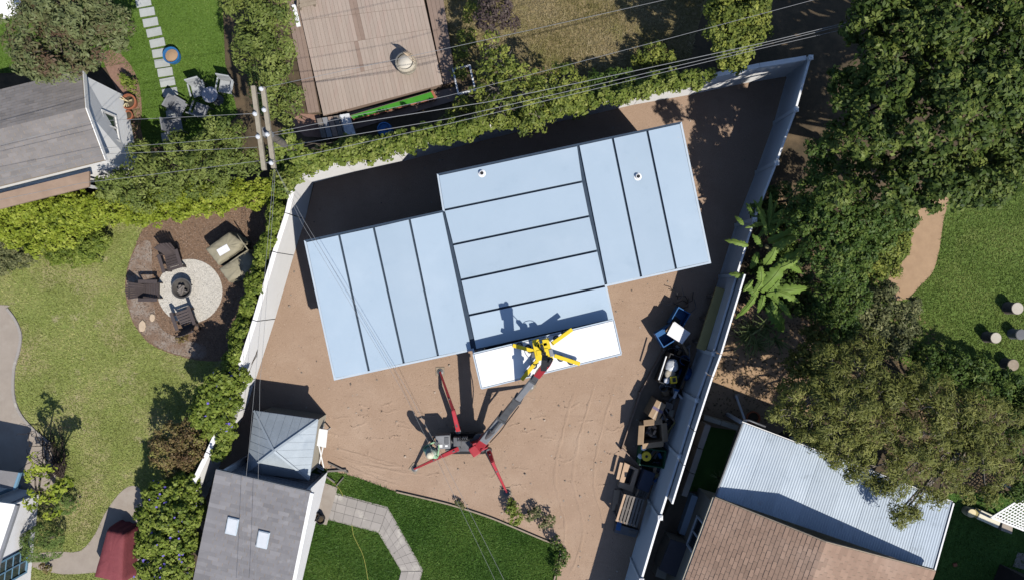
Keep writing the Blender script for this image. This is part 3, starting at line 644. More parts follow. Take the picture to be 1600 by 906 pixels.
a = rl+sdv*.15+dn*.22; b = rr-sdv*.26+dn*.22; mb = MB(); mb.beam(Vector((a.x, a.y, 1.15)), Vector((b.x, b.y, 1.15)), .15, 2.3); mb.build('wall', mat('grey_siding', (.36, .37, .39), (.31, .32, .34), 3, .8), g2, g2.location)
for zz in np.arange(.2, 2.2, .2):
    k = MB(); k.beam(Vector((a.x, a.y, zz))-dn*.08, Vector((b.x, b.y, zz))-dn*.08, .02, .03); k.build('siding_lap', MATS['grey_siding'], g2, g2.location)
a = rl+sdv*.15; b = el+sdv*.15; mb = MB(); mb.prism([(a.x, a.y), (b.x, b.y), (b.x+.15, b.y+.03), (a.x+.15, a.y+.03)], 0, 1.7, top=[(a.x, a.y, ZR-.16), (b.x, b.y, el.z-.16), (b.x+.15, b.y+.03, el.z-.16), (a.x+.15, a.y+.03, ZR-.16)]); mb.build('wall', m_wwall, g2, g2.location)
# small hut with pyramid roof
hz = 1.5; hc = [P(397, 641, hz), P(497, 655, hz), P(483, 749, hz), P(385, 737, hz)]; ctr = sum(hc, Vector())/4
g3 = thing('garden_hut', 'small square hut with grey pyramid roof at the dirt lot edge', 'hut', (ctr.x, ctr.y, 0)); apex = ctr+Vector((0, 0, .78))
for i in range(4):
    a, b = hc[i], hc[(i+1) % 4]; mb = MB(); k = Vector((0, 0, .05)); n = 8
    vs = [a, b, apex, a-k, b-k, apex-k]; mb.add(vs, [(0, 1, 2), (5, 4, 3), (0, 3, 4, 1)]); rp = mb.build('roof_panel', m_shedroof, g3, g3.location)
    r = MB()
    e = (b-a)
    for j in range(1, n):
        t = j/n; p = a.lerp(b, t); q = p.lerp(apex, 0)
        top = a.lerp(apex, 1-abs(2*t-1)) if False else None
        inn = Vector(apex)-(a+b)/2; s_ = 1-abs(2*t-1); r.beam(p+Vector((0, 0, .004)), p+inn*s_*.985+Vector((0, 0, .004)), .012, .008)
    r.build('standing_seam', m_shedroof, rp, g3.location, kind='stuff')
    h = MB(); h.beam(a+Vector((0, 0, .012)), apex+Vector((0, 0, .02)), .07, .018); h.build('hip_cap', m_shedroof, g3, g3.location)
ins = [c.lerp(ctr, .1) for c in hc]; inn = [c.lerp(ctr, .2) for c in hc]
for i in range(4):
    j = (i+1) % 4; mb = MB(); mb.prism([ins[i], ins[j], inn[j], inn[i]], 0, hz-.04); mb.build('wall', m_beige, g3, g3.location)
f = MB()
for i in range(4): f.beam(hc[i].lerp(ctr, .012)-Vector((0, 0, .035)), hc[(i+1) % 4].lerp(ctr, .012)-Vector((0, 0, .035)), .03, .06)
f.build('fascia', m_trim, g3, g3.location)
# -- lower right: brown gable house
g4 = thing('house', 'house with brown shingle gable roof beside the corrugated patio cover', 'house', P(1250, 930))
zE, zP = 2.75, 3.9
A_ = P(1117, 777, zE); PK = P(1252, 829, zP); C_ = P(1462, 892, zE)
rid = (P(1070, 905, zE)-A_); rid.z = 0; rid.normalize(); LL = 7
PK = A_.lerp(C_, .43); PK.z = zP
roof_plane(g4, A_, A_+rid*LL, PK+rid*LL, PK, m_shbrown, 26, .24)
roof_plane(g4, C_, C_+rid*LL, PK+rid*LL, PK, m_shbrown, 30, .24)
mb = MB()
for p, q in ((A_, PK), (PK, C_)): mb.slab([p-rid*.03, q-rid*.03, q+rid*.02, p+rid*.02], .17)
mb.build('barge_board', m_wood, g4, g4.location)
mb = MB(); mb.slab([A_+Vector((-.06, 0, -.03)), A_+rid*LL+Vector((-.06, 0, -.03)), A_+rid*LL+Vector((0, 0, -.03)), A_+Vector((0, 0, -.03))], .07); mb.build('gutter', m_beige, g4, g4.location)
cross = (C_-A_); cross.z = 0; cross.normalize()
wa = A_+cross*.42+rid*.35; wb = wa+rid*LL; wc = C_-cross*.4+rid*.35
def wallseg(o, a, b, z1, th=.16, m=m_beige, nm='wall'):
    mb = MB(); c = Vector((a.x, a.y, 0)); d = Vector((b.x, b.y, 0)); mb.beam(c+Vector((0, 0, z1/2)), d+Vector((0, 0, z1/2)), th, z1); return mb.build(nm, m, o, o.location)
wallseg(g4, wa, wb, 2.66)
mb = MB(); pk = PK+rid*.35; f = [Vector((wa.x, wa.y, 0)), Vector((wc.x, wc.y, 0)), Vector((wc.x, wc.y, 2.72)), Vector((pk.x, pk.y, zP-.16)), Vector((wa.x, wa.y, 2.72))]; bk = [p+rid*.15 for p in f]
mb.add(f+bk, [(0, 1, 2, 3, 4), (9, 8, 7, 6, 5), (0, 5, 6, 1), (1, 6, 7, 2), (2, 7, 8, 3), (3, 8, 9, 4), (4, 9, 5, 0)]); mb.build('gable_wall', m_beige, g4, g4.location)
o_ = Vector((wa.x, wa.y, 0))-cross*.08
window(g4, o_+rid*.75+z*.95, o_+rid*1.75+z*.95, o_+rid*1.75+z*2.0, o_+rid*.75+z*2.0, m_white, 2, -cross)
# corrugated patio cover
zc0, zc1 = 2.35, 2.15
g5 = thing('patio_cover', 'corrugated pale metal patio roof partly under the olive green tree', 'patio cover', P(1300, 770))
c_bl, c_br, c_tr, c_tl = P(1117, 775, zc0), P(1459, 892, zc0), P(1489, 785, zc1), P(1160, 660, zc1)
NS = 8; RIB = 11
for s_ in range(NS):
    v = []; fc = []; n = RIB*6
    for i in range(n+1):
        t = (s_+i/n*(1.0+.012))/NS; t = min(t, 1); h = .0065*math.cos(2*math.pi*i/6)+(.004 if s_ % 2 else 0)
        a = c_bl.lerp(c_br, t); b = c_tl.lerp(c_tr, t); v += [a+Vector((0, 0, h)), b+Vector((0, 0, h)), a+Vector((0, 0, h-.006)), b+Vector((0, 0, h-.006))]
    for i in range(n): k = 4*i; fc += [(k, k+4, k+5, k+1), (k+2, k+3, k+7, k+6)]
    mb = MB(); mb.add(v, fc); mb.build('roof_sheet', m_corr, g5, g5.location)
for (p, q) in ((c_tl, c_tr),):
    mb = MB(); mb.beam(p+Vector((0, 0, -.10)), q+Vector((0, 0, -.10)), .08, .14); mb.build('beam', m_white, g5, g5.location)
mb = MB(); mb.beam(c_br+Vector((0, 0, .02)), c_tr+Vector((0, 0, .02)), .05, .05); mb.build('edge_trim', m_white, g5, g5.location)
mb = MB(); mb.beam(c_bl+Vector((0, 0, .02)), c_tl+Vector((0, 0, .02)), .04, .05); mb.build('edge_trim', m_steel, g5, g5.location)
for t in (.02, .35, .68, .98):
    p = c_tl.lerp(c_tr, t)+Vector((.02, -.04, 0)); mb = MB(); mb.beam((p.x, p.y, 0), (p.x, p.y, zc1-.17), .1, .1); mb.build('post', m_white, g5, g5.location)
mb = MB(); d = (c_tr-c_tl).normalized(); p = c_tl+Vector((.02, .1, .0)); mb.tube([p, p+d*.2+Vector((0, .06, .05)), p+d*.75+Vector((0, .05, .03))], .03, 8); mb.build('downpipe', m_steel, g5, g5.location, smooth=True)
# cabinet against the beige wall, board along it, low wall
q = [P(1048, 842, .95), P(1075, 850, .95), P(1057, 902, .95), P(1029, 889, .95)]
cb = thing('utility_cabinet', 'dark topped beige cabinet against the brown roofed house wall', 'cabinet', (q[0]+q[2])/2-Vector((0, 0, .95)))
mb = MB(); mb.prism([c.lerp((q[0]+q[2])/2, .05) for c in q], 0.02, .90); mb.build('body', m_beige, cb, cb.location)
mb = MB(); mb.slab([Vector((c.x, c.y, .95)) for c in q], .05); mb.build('lid', mat('purple_grey', (.10, .092, .105), (.085, .08, .09), 4, .6), cb, cb.location, bevel=.012)
q = [P(1030, 876, .5), P(1045, 884, .5), P(1040, 905, .5), P(1024, 900, .5)]
mb = MB(); mb.prism([Vector((c.x, c.y, 0)) for c in q], .012, .5); tag(mb.build('block', m_beige, bevel=.01), 'low beige block in front of the dark topped cabinet', 'block')
wb_ = thing('pipe_casing', 'long pale casing box along the brown roofed house wall', 'casing', P(1070, 800))
mb = MB(); mb.beam(P(1064, 832, .2), P(1084, 772, .2), .22, .36); mb.build('casing', m_trim, wb_, wb_.location, bevel=.01)
lw = thing('low_wall', 'low tan concrete wall between sandy ground and dark courtyard', 'wall', P(1120, 655))
for a, b in (((1094, 648), (1120, 656)), ((1120.6, 656.2), (1146, 664))):
    mb = MB(); mb.beam(P(*a)+z*.26, P(*b)+z*.26, .16, .5); mb.build('wall_segment', m_beige, lw, lw.location, bevel=.01)
sw = thing('side_wall', 'narrow pale block wall behind the grey sheet fence', 'wall', P(1070, 710))
for a, b in (((1090, 655), (1078, 690)), ((1077.7, 691), (1066, 727)), ((1065.7, 728), (1054, 762))):
    mb = MB(); mb.beam(P(*a)+z*.5+Vector((.1, 0, 0)), P(*b)+z*.5+Vector((.1, 0, 0)), .2, .98); mb.build('block_course', m_conc, sw, sw.location, bevel=.01)
# -- far left lower house: white walls, grey porch roof, blue framed windows
g6 = thing('house', 'white house with blue framed window at the left edge', 'house', P(-60, 830))
wx0, wx1 = P(62, 772), P(52, 906)
def wl_(a, b, z1, th, m, nm): return wallseg(g6, a, b, z1, th, m, nm)
a, b = P(58, 770), P(44, 910); wl_(a, b, 2.3, .15, m_wwall, 'wall'); wl_(a+Vector((-.08, -.02, 0)), P(-120, 735), 2.3, .15, m_wwall, 'wall')
dv = (b-a).normalized(); nv = Vector((-dv.y, dv.x, 0)); nv = nv if nv.x > 0 else -nv; w0 = a+nv*.08
window(g6, w0+dv*1.75+z*.35, w0+dv*2.6+z*.35, w0+dv*2.6+z*1.75, w0+dv*1.75+z*1.75, m_bluef, 2, nv, 3)
ev = [P(28, 788, 2.45), P(-6, 890, 2.45), P(-120, 870, 3.0), P(-110, 770, 3.0)]
mb = MB(); mb.slab(ev, .1); mb.build('roof', m_white, g6, g6.location)
mb = MB(); mb.beam(ev[0], ev[1], .09, .12); mb.build('gutter', m_lsteel, g6, g6.location)
pr = [P(31, 738, 1.9), P(22, 764, 1.9), P(-60, 752, 2.05), P(-60, 726, 2.05)]
mb = MB(); mb.slab(pr, .08); mb.build('porch_roof', m_shgrey2, g6, g6.location); mb = MB(); mb.beam(pr[0]-z*.03, pr[1]-z*.03, .07, .1); mb.build('fascia', m_bluef, g6, g6.location)
for qq in (P(40, 738), P(31, 758)):
    mb = MB(); mb.beam((qq.x, qq.y, 0), (qq.x, qq.y, 1.84), .09, .09); mb.build('post', m_bluef, g6, g6.location)
# -- lower right corner: neighbouring house, mostly beyond the frame; its shade lies on the small lawn
g7 = thing('house', 'house with shade darkened wall in the lower right corner', 'house', P(1610, 960)); hq = [P(1562, 880), P(1705, 940), P(1660, 1070), P(1512, 1000)]
mb = MB(); mb.prism(hq, 0, 3.4); mb.build('wall', mat('shade_dark_wall', (.05, .042, .038), (.035, .03, .028), 4, .9), g7, g7.location)  # wall lies in shade; that shade is put into its near black colour
rq = [Vector((p.x, p.y, 3.42)) for p in shrink(hq, -.12)]; mb = MB(); mb.slab([p+z*.1 for p in rq], .1); mb.build('roof', m_shgrey2, g7, g7.location)
sheet('side_path', [(1590, 862), (1640, 870), (1640, 900), (1582, 884)], m_conc, .014)
# ------------------------------------------------------------------ timber deck with plank pieces
dk = bpy.data.objects.new('deck', None); COL.objects.link(dk); dk.location = P(580, 90); dk['kind'] = 'structure'
D0, D1, D2, D3 = P(466, 0, .3), P(662, -40, .3), P(692, 132, .3), P(505, 181, .3)
D0 = D3+(P(469, 21, .3)-D3)*1.45; D1 = D2+(P(662, 0, .3)-D2)*1.45
mb = MB(); mb.prism([D0, D1, D2, D3], .012, .288); mb.build('frame', m_deckd, dk, dk.location)
NP = 32; rowsv = [0, .17, .36, .55, .77, 1.0]
def dq(u, v): return D0.lerp(D1, u).lerp(D3.lerp(D2, u), v)
for i in range(NP):
    for r in range(5):
        g = .0009; u0, u1, v0, v1 = i/NP+g, (i+1)/NP-g, rowsv[r]+.001, rowsv[r+1]-.001
        zt = .3+rnd.uniform(-.003, .003); mb = MB(); mb.slab([Vector((p.x, p.y, zt)) for p in (dq(u0, v0), dq(u1, v0), dq(u1, v1), dq(u0, v1))], .0085)
        mb.build('plank', m_deckd if (i in (12, 13, 14) and r in (1, 2, 3)) and rnd.random() < .75 else m_deck, dk, dk.location)
# lower bench strip on the left of the deck, reddish boards below and right
def boards(name, a, b, c, d, n, zt, m, th=.04, zb=None):
    o = bpy.data.objects.new(name, None); COL.objects.link(o); o['kind'] = 'structure'; o.location = P(*a)
    A, Bb, C, D = [P(x, y, zt) for x, y in (a, b, c, d)]
    for i in range(n):
        t0, t1 = i/n+.012/n*2, (i+1)/n-.012/n*2; mb = MB(); mb.slab([A.lerp(Bb, t0), A.lerp(Bb, t1), D.lerp(C, t1), D.lerp(C, t0)], th); mb.build('plank', m, o, o.location)
    mb = MB(); mb.prism([A, Bb, C, D], .012, zt-th-.001); mb.build('frame', m_deckd, o, o.location)
boards('deck_step', (441, -20), (462, -25), (499, 175), (481, 177), 3, .16, m_deckd)
boards('deck_border', (664, -10), (690, -18), (712, 128), (693, 132), 4, .2, m_deckd)
boards('brick_walk', (500, 187), (712, 136), (716, 156), (506, 216), 5, .06, m_deckd, .03)
sheet('brick_patio', [(452, 190), (470, 178), (500, 180), (508, 216), (476, 214)], m_brick, .016)
# ------------------------------------------------------------------ lifted roof panel, vacuum lifter, crane
pz = 4.06; pq = [P(739, 552, pz), P(959, 499, pz), P(971, 553, pz), P(752, 607, pz)]; pcn = sum(pq, Vector())/4
pan = thing('lifted_roof_panel', 'long white roof panel hanging level above the open bay of the flat roof', 'panel', pcn)
mb = MB(); mb.slab(shrink(pq, .03), .10); mb.build('sheet', m_panelw, pan, pcn, bevel=.006)
for i in range(4):
    a, b = pq[i], pq[(i+1) % 4]; d = (b-a).normalized()*.02; mb = MB(); mb.beam(a+d-z*.06, b-d-z*.06, .035, .13); mb.build('edge_rail', m_trim, pan, pcn)
lc = P(848, 549, pz+.17); lf = thing('vacuum_lifter', 'yellow four armed vacuum lifter gripping the white panel', 'lifter', (lc.x, lc.y, pz))
def Lp(x, y, h): return P(x, y, pz+h)-Vector((lc.x, lc.y, pz))
mb = MB(); ra = math.radians(14)
mb.box((-.16, .05, .21), (.20, .62, .12), ra-.06); mb.box((.14, .06, .21), (.20, .66, .12), ra-.02); mb.build('body', m_yel, lf, bevel=.015)
mb = MB(); mb.box((-.01, .0, .24), (.36, .16, .10), ra); mb.box((-.02, .2, .23), (.3, .1, .08), ra); mb.build('crossbar', m_yel, lf, bevel=.012)
mb = MB(); mb.box((-.01, .10, .25), (.08, .22, .14), ra); mb.build('vacuum_pump', m_black, lf, bevel=.015)
mb = MB(); mb.box((.24, -.02, .22), (.11, .22, .15), ra); mb.build('battery_box', m_lsteel, lf, bevel=.012)
mb = MB(); mb.box((-.29, -.08, .22), (.10, .15, .13), ra); mb.build('battery_box', m_steel, lf, bevel=.012)
for (tx, ty, sx, sy) in ((801, 539, 834, 548), (906, 568, 866, 555), (894, 514, 862, 537), (815, 593, 840, 562)):
    a, b = Lp(sx, sy, .2), Lp(tx, ty, .2); mb = MB(); mb.beam(a, b, .11, .09); arm = mb.build('arm', m_yel, lf, bevel=.01)
    d = (b-a).normalized(); nrm = Vector((-d.y, d.x, 0)); sg = 1 if (tx-848)*(ty-549) < 0 else -1
    for t in (.28, .68):
        c = a.lerp(b, t)+nrm*.035*sg; s = MB()
        s.lathe([(.088, .002), (.095, .02), (.095, .05), (.07, .075), (.035, .085), (.03, .17)], (c.x, c.y, 0), 18); cup = s.build('suction_cup', m_rub, lf, smooth=False)
        s = MB(); s.lathe([(.06, .078), (.05, .098), (.05, .10)], (c.x, c.y, .005), 14); s.build('cup_plate', m_lsteel, cup)
def hosec(pts, r, nm, m, par):
    mb = MB(); p2 = []
    for i in range(len(pts)-1):
        for k in range(6):
            t = k/6; g = lambda j: Vector(pts[max(0, min(len(pts)-1, j))]); p0, p1, p2_, p3 = g(i-1), g(i), g(i+1), g(i+2)
            p2.append(.5*((2*p1)+(p2_-p0)*t+(2*p0-5*p1+4*p2_-p3)*t*t+(3*p1-p0-3*p2_+p3)*t**3))
    p2.append(Vector(pts[-1])); mb.tube(p2, r, 6); return mb.build(nm, m, par, smooth=True)
hosec([Lp(836, 540, .26), Lp(842, 532, .36), Lp(856, 530, .36), Lp(865, 538, .24)], .010, 'hose', m_rub, lf)
hosec([Lp(832, 550, .24), Lp(829, 560, .34), Lp(835, 570, .3), Lp(842, 566, .22)], .010, 'hose', m_rub, lf)
mb = MB(); mb.tube([(0, 0, .28), (0, 0, .62)], .03, 10); mb.box((0, 0, .64), (.12, .08, .1)); mb.build('yoke', m_black, lf)
# crane
base = P(735, 690); cr = thing('spider_crane', 'red and grey spider crane with splayed outriggers and raised boom on the dirt lot', 'crane', base)
def Cw(x, y, h): return P(x, y, h)-base
cz = lambda p: p
mb = MB()
for yy in (-.26, .26):
    mb = MB(); n = 10; prof = []
    for s_, xx in ((1, .5), (-1, -.5)):
        for k in range(n): a = -math.pi/2+math.pi*k/(n-1); prof.append((xx+s_*.13*math.cos(a), .15+.13*math.sin(a)*s_))
    v = [Vector((p[0]-.1, yy-.09, p[1]+.02)) for p in prof]+[Vector((p[0]-.1, yy+.09, p[1]+.02)) for p in prof]; m_ = len(prof)
    mb.add(v, [tuple(range(m_))[::-1], tuple(range(m_, 2*m_))]+[(i, (i+1) % m_, (i+1) % m_+m_, i+m_) for i in range(m_)])
    tk = mb.build('track', m_rub, cr); w_ = MB()
    for xx in (-.55, -.25, .05, .35): w_.tube([(xx, yy-.095, .17), (xx, yy+.095, .17)], .10, 12)
    w_.build('road_wheels', m_steel, tk, kind='stuff')
mb = MB(); mb.box((-.1, 0, .42), (1.45, .42, .22)); mb.build('chassis', m_steel, cr, bevel=.02)
eb = Cw(692, 690, .95); mb = MB(); mb.box((eb.x, eb.y, .76), (.48, .46, .46), .06); en = mb.build('engine_cover', m_lsteel, cr, bevel=.03)
mb = MB(); mb.box((eb.x-.06, eb.y-.12, 1.0), (.1, .1, .03)); mb.box((eb.x+.12, eb.y-.12, .998), (.09, .06, .02)); mb.build('filler_cap', m_white, en)
mb = MB(); mb.box((eb.x+.13, eb.y+.06, 1.0), (.14, .22, .02)); mb.build('grille', m_steel, en)
ob = Cw(714, 690, .9); mb = MB(); mb.box((ob.x, ob.y, .75), (.24, .3, .28)); mb.box((ob.x+.25, ob.y+.05, .72), (.2, .2, .2)); mb.build('valve_block', m_steel, cr, bevel=.01)
for k in range(5):
    q = Vector((ob.x+.02+k*.07, ob.y+.02, .86)); hosec([q, q+Vector((.06, .08, .14)), q+Vector((.18, .02, .03))], .014, 'hose', m_rub, cr)
tb = Cw(752, 692, 1.0); mb = MB(); mb.lathe([(.24, .52), (.24, .66), (.2, .68)], (tb.x-.06, tb.y+.02, 0), 20); mb.build('slew_ring', m_steel, cr)
# turret and boom
foot = Vector((tb.x, tb.y, 1.05)); head = P(856, 566, 5.75)-base; head.z = 5.75
bd = (head-foot); u = bd.normalized(); side, upv = tube_frame(bd)
mb = MB()
for s_ in (-1, 1):
    mb = MB(); q = Vector((tb.x-.05, tb.y, 0))+side*s_*.17; mb.prism([(q.x-.2, q.y-.17), (q.x+.16, q.y-.05), (q.x+.16, q.y+.0), (q.x-.2, q.y-.1)], .66, 1.22, top=[(q.x-.08, q.y-.12, 1.25), (q.x+.12, q.y-.03, 1.25), (q.x+.12, q.y+.02, 1.25), (q.x-.08, q.y-.05, 1.25)]); mb.build('turret_cheek', m_red, cr, bevel=.01)
mb = MB(); mb.box((tb.x-.22, tb.y-.24, .92), (.30, .34, .36), .6); mb.build('counterweight', m_red, cr, bevel=.03)
mb = MB(); q = foot-u*.25; mb.tube([q-side*.2, q+side*.2], .11, 14); mb.build('winch_drum', m_steel, cr)
mb = MB(); mb.beam(foot-u*.35, foot+u*.42, .30, .34); mb.build('boom_foot', m_red, cr, bevel=.02)
secs = [(.3, 2.3, .27, .30, m_lsteel), (2.28, 3.7, .22, .25, m_steel), (3.68, 5.0, .175, .205, m_lsteel), (4.98, bd.length-.28, .14, .165, m_steel)]
for a, b, ww, hh, mm in secs:
    mb = MB(); mb.beam(foot+u*a, foot+u*b, ww, hh); bs = mb.build('boom_section', mm, cr, bevel=.015)
    mb = MB(); mb.beam(foot+u*(b-.09), foot+u*b, ww+.035, hh+.035); mb.build('collar', m_steel, bs)
mb = MB(); mb.beam(foot+u*(bd.length-.75), foot+u*(bd.length+.05), .19, .21); mb.build('boom_tip', m_red, cr, bevel=.015)
mb = MB(); q = foot+u*(bd.length+.05); mb.tube([q-side*.07, q+side*.07], .13, 16); mb.tube([q-side*.02+u*.1+Vector((0, 0, .1)), q+side*.02+u*.1+Vector((0, 0, .1))], .09, 14); mb.build('head_sheave', m_black, cr)
mb = MB(); mb.beam(q-u*.25-upv*.1, q+Vector((-.1, .12, .12)), .16, .2); mb.build('head_bracket', m_black, cr)
mb = MB(); a = foot+Vector((-.02, .02, -.3))+u*.1; mb.tube([a+side*.0+upv*-.14, foot+u*1.5-upv*.2], .075, 12); mb.tube([foot+u*1.45-upv*.2, foot+u*2.2-upv*.17], .045, 12); mb.build('luffing_cylinder', m_steel, cr, smooth=False)
hosec([foot+u*.4+side*.2, foot+u*1.2+side*.24+upv*.1, foot+u*2.2+side*.19, foot+u*3.3+side*.16], .016, 'hose', m_rub, cr)
lcr = Vector((lc.x, lc.y, pz))-base
hk = MB(); hk.tube([q, lcr+Vector((.02, .02, .78))], .012, 6); hk.build('hoist_rope', m_steel, cr)
hk = MB(); hk.box(lcr+Vector((0, 0, .86)), (.12, .09, .2)); hk.tube([lcr+Vector((0, 0, .72)), lcr+Vector((0, 0, .78))], .03, 8); hk.build('hook_block', m_black, cr, bevel=.015)
# outriggers: hip, raised elbow, foot with pad
for (hx, hy, ex, ey, ez, fx, fy, red) in ((716, 672, 708, 640, 1.05, 688, 580, 1), (716, 700, 690, 712, .95, 648, 731, 1), (764, 704, 770, 722, .95, 792, 768, 1), (762, 682, 789, 647, 1.08, 829, 603, 0)):
    h_, e_, f_ = Cw(hx, hy, .6), Cw(ex, ey, ez), P(fx, fy)-base; f_.z = .05
    mb = MB(); mb.beam(h_, e_, .15, .16, w2=.12, h2=.14); RM = m_red if red else m_steel; og = mb.build('outrigger', RM, cr, bevel=.012)
    mb = MB(); mb.beam(e_-(f_-e_).normalized()*.06, f_+Vector((0, 0, .03)), .10, .11, w2=.06, h2=.06); mb.build('lower_leg', RM, og, bevel=.01)
    mb = MB(); mb.tube([h_.lerp(e_, .2)+Vector((0, 0, .12)), e_.lerp(f_, .3)+Vector((0, 0, .08))], .028, 10); mb.build('cylinder', m_steel, og)
    mb = MB(); mb.lathe([(.11, -.018), (.11, -.004), (.05, .01), (.04, .05)], (f_.x, f_.y, .05), 14); mb.build('foot_pad', m_steel, og)
    mb = MB(); mb.box((f_.x, f_.y, .016), (.3, .3, .03), rnd.uniform(0, 1)); mb.build('timber_pad', m_wood, og)
    mb = MB(); jn = Cw(hx, hy, .55); mb.tube([(jn.x, jn.y, .36), (jn.x, jn.y, .68)], .1, 12); mb.build('pivot', m_steel, og)
# ------------------------------------------------------------------ person operating the crane
pf = P(679, 694); pr_ = thing('person', 'standing person in green and white shirt and pale hat beside the crane', 'person', pf, math.radians(-35))
def skin(name, verts, edges, radii, root, m, parent, sub=2):
    me = bpy.data.meshes.new(name); me.from_pydata(verts, edges, []); me.materials.append(m)
    o = bpy.data.objects.new(name, me); COL.objects.link(o); o.parent = parent
    s = o.modifiers.new('skin', 'SKIN'); s.use_smooth_shade = True
    lay = me.skin_vertices[0] if me.skin_vertices else None
    for i, r in enumerate(radii): lay.data[i].radius = r if isinstance(r, tuple) else (r, r); lay.data[i].use_root = (i == root)
    b = o.modifiers.new('sub', 'SUBSURF'); b.levels = b.render_levels = sub; return o
mp = bpy.data.materials.new('person_body'); mp.use_nodes = True; n_ = mp.node_tree; Nn = n_.nodes; Ll = n_.links
tcn = Nn.new('ShaderNodeTexCoord'); sx = Nn.new('ShaderNodeSeparateXYZ'); Ll.new(tcn.outputs['Object'], sx.inputs[0]); rp_ = Nn.new('ShaderNodeValToRGB'); rp_.color_ramp.interpolation = 'CONSTANT'
dv_ = Nn.new('ShaderNodeMath'); dv_.operation = 'DIVIDE'; dv_.inputs[1].default_value = 2.0; Ll.new(sx.outputs[2], dv_.inputs[0]); Ll.new(dv_.outputs[0], rp_.inputs[0])
cr_ = rp_.color_ramp; cr_.elements[0].color = (.05, .04, .035, 1); cr_.elements[1].position = .055; cr_.elements[1].color = (.045, .055, .085, 1)
for pos, c in ((.47, (.30, .50, .30, 1)), (.735, (.42, .25, .17, 1))):
    e = cr_.elements.new(pos); e.color = c
Ll.new(rp_.outputs[0], Nn['Principled BSDF'].inputs[0]); Nn['Principled BSDF'].inputs['Roughness'].default_value = .8
V = []; E = []; Rr = []
def sv(p, r, par=None):
    V.append(p); Rr.append(r)
    if par is not None: E.append((par, len(V)-1))
    return len(V)-1
pel = sv((0, 0, .95), (.16, .12)); ab = sv((0, .01, 1.12), (.15, .11), pel); ch = sv((0, .02, 1.34), (.17, .12), ab); nk = sv((0, .02, 1.50), .058, ch); hd = sv((0, .045, 1.60), (.075, .09), nk); ht = sv((0, .04, 1.71), (.07, .085), hd)
sv((0, .145, 1.60), .015, hd)
for s_ in (-1, 1):
    sv((s_*.088, .03, 1.615), .016, hd)
    hip = sv((s_*.10, 0, .86), .085, pel); kn = sv((s_*.12, .03, .49), .06, hip); an = sv((s_*.125, 0, .09), .042, kn); sv((s_*.14, .16, .04), .038, an)
    sh = sv((s_*.20, .01, 1.42), .068, ch); el_ = sv((s_*.27, -.02, 1.16), .046, sh); wr_ = sv((s_*.15, .24, 1.10), .031, el_); pm = sv((s_*.10, .31, 1.10), (.034, .02), wr_)
    for k in range(4):
        a = sv((s_*(.055-.004*k), .325+.018*(k-1.5)+.01, 1.085+.004*k), .010, pm); sv((s_*(.02), .325+.018*(k-1.5)+.012, 1.062), .008, a)
    t_ = sv((s_*.085, .335, 1.135), .011, pm); sv((s_*.055, .345, 1.15), .009, t_)
body = skin('body', V, E, Rr, pel, mp, pr_)
mb = MB(); mb.lathe([(.135, 1.70), (.138, 1.705), (.105, 1.72), (.10, 1.78), (.075, 1.815), (.01, 1.825)], (0, .045, 0), 20); mb.build('hat', mat('cream_straw', (.66, .62, .48), (.56, .52, .40), 12, .9), pr_, smooth=True)
mb = MB()
for s_ in (-1, 1): mb = MB(); mb.ball((s_*.032, .125, 1.625), .013); mb.build('eye', m_white, pr_, smooth=True)
mb = MB(); mb.box((0, .33, 1.135), (.16, .10, .06)); rc = mb.build('hair', m_black, None) if False else None
vest = MB(); vest.lathe([(.215, 1.02), (.205, 1.15), (.215, 1.32), (.20, 1.43), (.12, 1.49)], (0, .015, 0), 20, cap=False, sx=1.0, sy=.72); vest.build('vest', mat('pale_green_vest', (.42, .58, .40), (.62, .64, .58), 5, .8), pr_, smooth=True)
rcw = P(679, 694); rem = thing('remote_control', 'small grey remote control held by the person beside the crane', 'remote control', pf+Matrix.Rotation(math.radians(-35), 3, 'Z')@Vector((0, .335, 1.075)), math.radians(-35))
mb = MB(); mb.box((0, 0, .03), (.15, .10, .055)); mb.build('case', m_steel, rem, bevel=.01)
for s_ in (-1, 1): mb = MB(); mb.tube([(s_*.035, 0, .05), (s_*.035, .01, .085)], .007, 6); mb.build('lever', m_black, rem)
# ------------------------------------------------------------------ fire pit, chairs, covered furniture
fp = thing('fire_pit', 'round dark metal fire bowl in the pale gravel circle', 'fire pit', P(290.5, 450.5, .023))
mb = MB(); mb.lathe([(.08, .12), (.25, .16), (.31, .30), (.335, .31), (.335, .325), (.30, .325), (.22, .20), (.02, .15)], (0, 0, 0), 28); mb.build('bowl', mat('dull_iron', (.06, .056, .052), (.09, .082, .075), 9, .8), fp, smooth=False)
for k in range(4):
    a = k*math.pi/2+.5; mb = MB(); mb.tube([(.25*math.cos(a), .25*math.sin(a), .0), (.2*math.cos(a), .2*math.sin(a), .16)], .018, 8); mb.build('leg', m_black, fp)
mb = MB()
for k in range(7):
    a = rnd.uniform(0, 3.14); c = Vector((rnd.uniform(-.08, .08), rnd.uniform(-.1, .08), .24+.02*k)); d = Vector((math.cos(a), math.sin(a), rnd.uniform(-.2, .2)))*.14
    mb = MB(); mb.tube([c-d, c+d], [.035, .03], 7); mb.build('log', mat('charred_wood', (.12, .105, .095), (.20, .18, .165), 15, .95), fp)
mb = MB(); ring = [(.342*math.cos(a), .342*math.sin(a), .335) for a in np.linspace(0, 2*math.pi, 25)]; mb.tube(ring, .012, 6); mb.build('rim', m_steel, fp)
